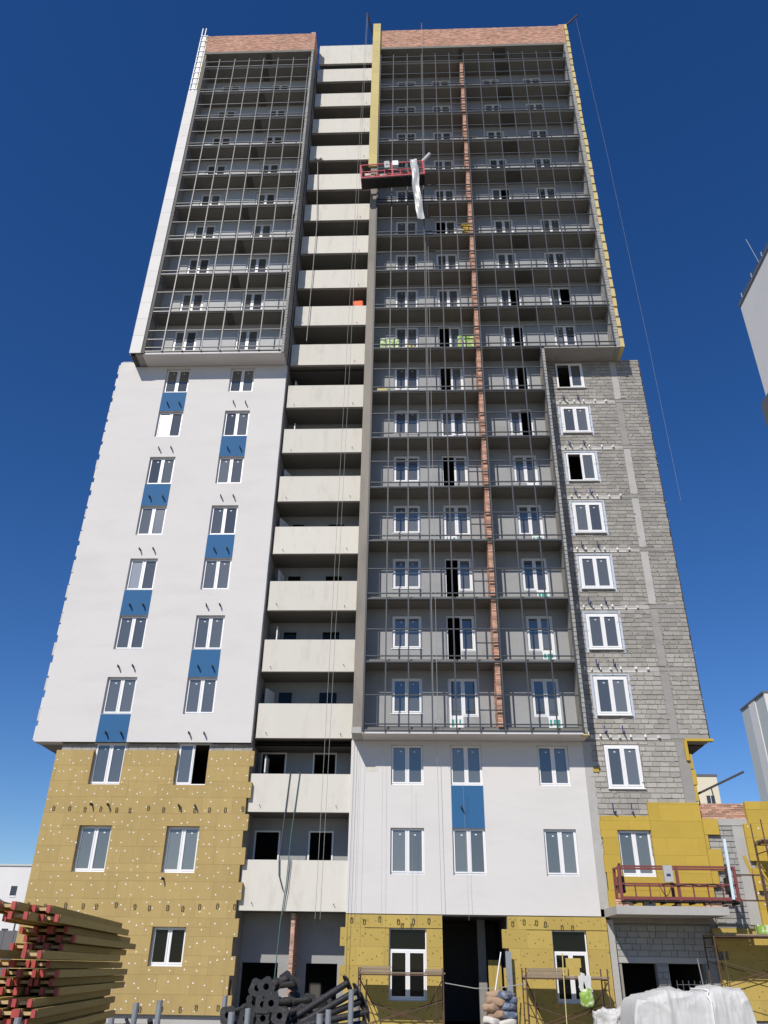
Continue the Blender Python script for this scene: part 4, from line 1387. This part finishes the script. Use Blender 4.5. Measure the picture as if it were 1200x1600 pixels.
def rack(label, x0, x1, y0, y1, h):
    t = thing('storage_rack', label, 'rack', (x0, y0, 0))
    for x in (0, x1 - x0):
        for y in (0, y1 - y0):
            MB().tube((x, y, 0), (x, y, h), 0.028, 10).tube((x, y, 0.0), (x, y, 0.02), 0.05, 8).build('post', 'galv', t)
    for y in (0, y1 - y0):
        MB().bar((0, y, 0.12), (x1 - x0, y, 0.12), 0.05).bar((0, y, 0.70), (x1 - x0, y, 0.70), 0.05).build('crossbar', 'galv', t)
    for x in (0, x1 - x0):
        MB().bar((x, 0, 0.12), (x, y1 - y0, 0.12), 0.05).bar((x, 0, 0.62), (x, y1 - y0, 0.62), 0.05).build('side_bar', 'galv', t)
    return t


rack('grey post rack holding the pile of black props', 0.98, 1.98, -22.9, -21.9, 1.58)
rack('grey post rack nearest the camera before the black props', 1.02, 1.80, -24.2, -23.4, 1.42)
POSTS = [(40, 1), (70, 1)]
for i, (x, y, h, labl) in enumerate(((-0.42, -25.75, 1.47, 'pale grey tube post before the left end of the beam stack'), (-0.21, -25.75, 1.43, 'pale grey tube post second from the left before the beams'),
                                     (-0.04, -24.2, 1.36, 'short thick grey tube post beside the beam stack'), (0.10, -24.0, 1.47, 'thin grey tube post right of the beam stack'),
                                     (0.37, -24.2, 1.50, 'tall grey tube post before the yellow wall'), (0.62, -22.6, 1.50, 'lone grey tube post left of the black props'))):
    t = thing('tube_post', labl, 'post', (x, y, 0))
    MB().tube((0, 0, 0), (0, 0, h), 0.026, 10).build('tube', 'galv', t)
    MB().box(-0.07, 0.07, -0.07, 0.07, 0, 0.012).build('base_plate', 'galv', t)
# long black prop in the near left corner with its round flange
t = thing('flanged_pipe', 'long black pipe with round flange crossing the bottom left corner', 'pipe', (0, 0, 0))
MB().tube((-0.70, -26.0, 1.46), (-0.36, -26.1, 1.37), 0.034, 12).tube((-0.335, -26.05, 1.33), (0.55, -25.2, 1.22), 0.03, 12).build('tube', 'black_pipe', t, smooth=False)
MB().tube((-0.37, -26.12, 1.365), (-0.34, -26.16, 1.355), 0.055, 10).build('flange', 'rust_steel', t)
MB().tube((-0.3345, -26.165, 1.353), (-0.3340, -26.166, 1.352), 0.02, 8).build('bore', 'rubber', t)
MB().bar((-0.6, -26.0, 0), (-0.6, -26.0, 1.40), 0.05).bar((0.4, -25.3, 0), (0.4, -25.3, 1.19), 0.05).build('trestle', 'galv', t)
# couplers heap
b = MB()
for i in range(26):
    a = Vector((0.22 + random.uniform(-.16, .16), -24.2 + random.uniform(-.1, .1), 1.08 + random.uniform(0, .24)))
    d = Vector((random.uniform(-1, 1), random.uniform(-1, 1), random.uniform(-1, 1))).normalized() * 0.06
    b.tube(a - d, a + d, random.uniform(0.012, 0.03), 7)
b.box(0.02, 0.42, -24.35, -24.05, 0.0, 1.08)
tag(b.build('coupler_heap', 'black_pipe'), 'heap of black scaffold couplers on a stand right of the beams', 'couplers')

# ================================================================== background buildings
# tall pale block at the right edge
t = thing('tall_block', 'tall pale plastered block cut off by the right edge of the picture', 'building', (30.1, -16, 0))
MB().box(0, 18, 0, 33.6, 0, 50.2).build('wall', 'far_white', t)
MB().box(-0.08, 18.1, -0.1, 33.7, 50.2, 50.5).build('roof_edge', 'fence_grey', t)
for i in range(7):
    MB().tube((0.15, 33.2 - i * 2.2, 50.5), (0.15, 33.2 - i * 2.2, 51.3), 0.05, 6).build('railing_post', 'galv', t)
MB().tube((0.15, 16, 51.1), (0.15, 33.4, 51.1), 0.03, 6).build('railing', 'galv', t)
MB().tube((0.1, 29.3, 50.5), (-0.4, 29.3, 53.4), 0.025, 6).build('mast', 'galv', t)
MB().box(-0.9, 0.0, 31.0, 33.0, 37.3, 39.5).build('balcony', 'fence_grey', t)
for k in range(12):
    for q in range(4):
        w = MB().box(-0.03, 0.02, 3 + q * 6, 4.6 + q * 6, 4 + k * 3, 5.6 + k * 3).build('window', 'glass_far', t)
# grey block behind on the right
t = thing('grey_block', 'grey apartment block with pale vertical strips behind the annex', 'building', (37.9, 47.6, 0))
MB().box(0, 20, 0, 6.2, 0, 26.4).build('wall', 'far_grey', t)
MB().box(-0.08, 0.0, 2.3, 4.0, 0, 26.4).build('pale_strip', 'far_white', t)
MB().box(0.0, 20.0, -0.08, -0.0, 0, 26.4).build('pale_front', 'far_white', t)
MB().box(-0.12, 20.1, -0.12, 6.3, 26.4, 26.6).build('roof_edge', 'fence_grey', t)
for k in range(8):
    for q in range(3):
        MB().box(2 + q * 5, 3.8 + q * 5, -0.11, -0.082, 2 + k * 3, 3.6 + k * 3).build('window', 'glass_far', t)
# cream block
t = thing('cream_block', 'small cream apartment block far behind the annex roof railing', 'building', (40.0, 117.6, 0))
MB().box(0, 17.0, 0, 12, 0, 32.6).build('wall', 'far_cream', t)
MB().box(-0.1, 17.15, -0.1, 12.1, 32.6, 33.0).build('roof_edge', 'fence_grey', t)
for k in range(9):
    for q in range(4):
        w = MB().box(14.6 - q * 3.6, 16.0 - q * 3.6, -0.08, 0.02, 29.3 - k * 3.1 - 1.6, 29.3 - k * 3.1).build('window', 'glass_far', t)
        MB().box(15.25 - q * 3.6, 15.35 - q * 3.6, -0.12, -0.081, 29.3 - k * 3.1 - 1.6, 29.3 - k * 3.1).build('window_bar', 'far_white', w)
# left white block
t = thing('white_block', 'white five-storey block with small windows far behind at left', 'building', (-110, 118, 0))
MB().box(0, 60, 0, 14, 0, 16.6).build('wall', 'far_white', t)
MB().box(-0.2, 60.2, -0.2, 14.2, 16.6, 16.9).build('roof_edge', 'far_grey', t)
for k in range(5):
    for q in range(15):
        x = 57.5 - q * 3.85 - k * 0.0
        z = 13.4 - k * 3.3
        w = MB().box(x, x + 1.1, -0.02, 0.02, z - 1.5, z).build('window', 'glass_far', t)
        MB().box(x - 0.12, x, -0.10, -0.0, z - 1.6, z + 0.1).box(x, x + 1.1, -0.1, -0.0, z - 1.72, z - 1.52).build('window_frame', 'pvc', w)
# fence
t = thing('site_fence', 'dark grey corrugated site fence before the white block at left', 'fence', (-75, 70, 0))
for i in range(40):
    MB().box(i * 1.2, i * 1.2 + 1.16, 0, 0.03, 0.1, 5.0).build('fence_panel', 'fence_grey', t)
    MB().box(i * 1.2 - 0.05, i * 1.2 + 0.03, 0.04, 0.12, 0, 5.05).build('fence_post', 'dark_steel', t)
# street lamp
t = thing('street_lamp', 'dark double-armed street lamp left of the yellow wall', 'street lamp', (-47.6, 78, 0))
MB().tube((0, 0, 0), (0, 0, 6.6), 0.14, 10, 0.09).build('pole', 'dark_steel', t)
for s in (-1, 1):
    pts = [(0, 0, 6.5)] + [(s * 2.2 * math.sin(k * 0.26), 0, 6.5 + 2.2 * (1 - math.cos(k * 0.26)) * (0.9) + 0.35 * k * 0.26) for k in range(1, 6)]
    MB().path(pts, 0.07, 7).build('arm', 'dark_steel', t)
    e_ = Vector(pts[-1])
    MB().obox(e_ + Vector((s * 0.35, 0, 0.2)), (s * 0.45, 0, 0.22), (0, 0.14, 0), (-0.03 * s, 0, 0.08)).build('lamp_head', 'fence_grey', t)
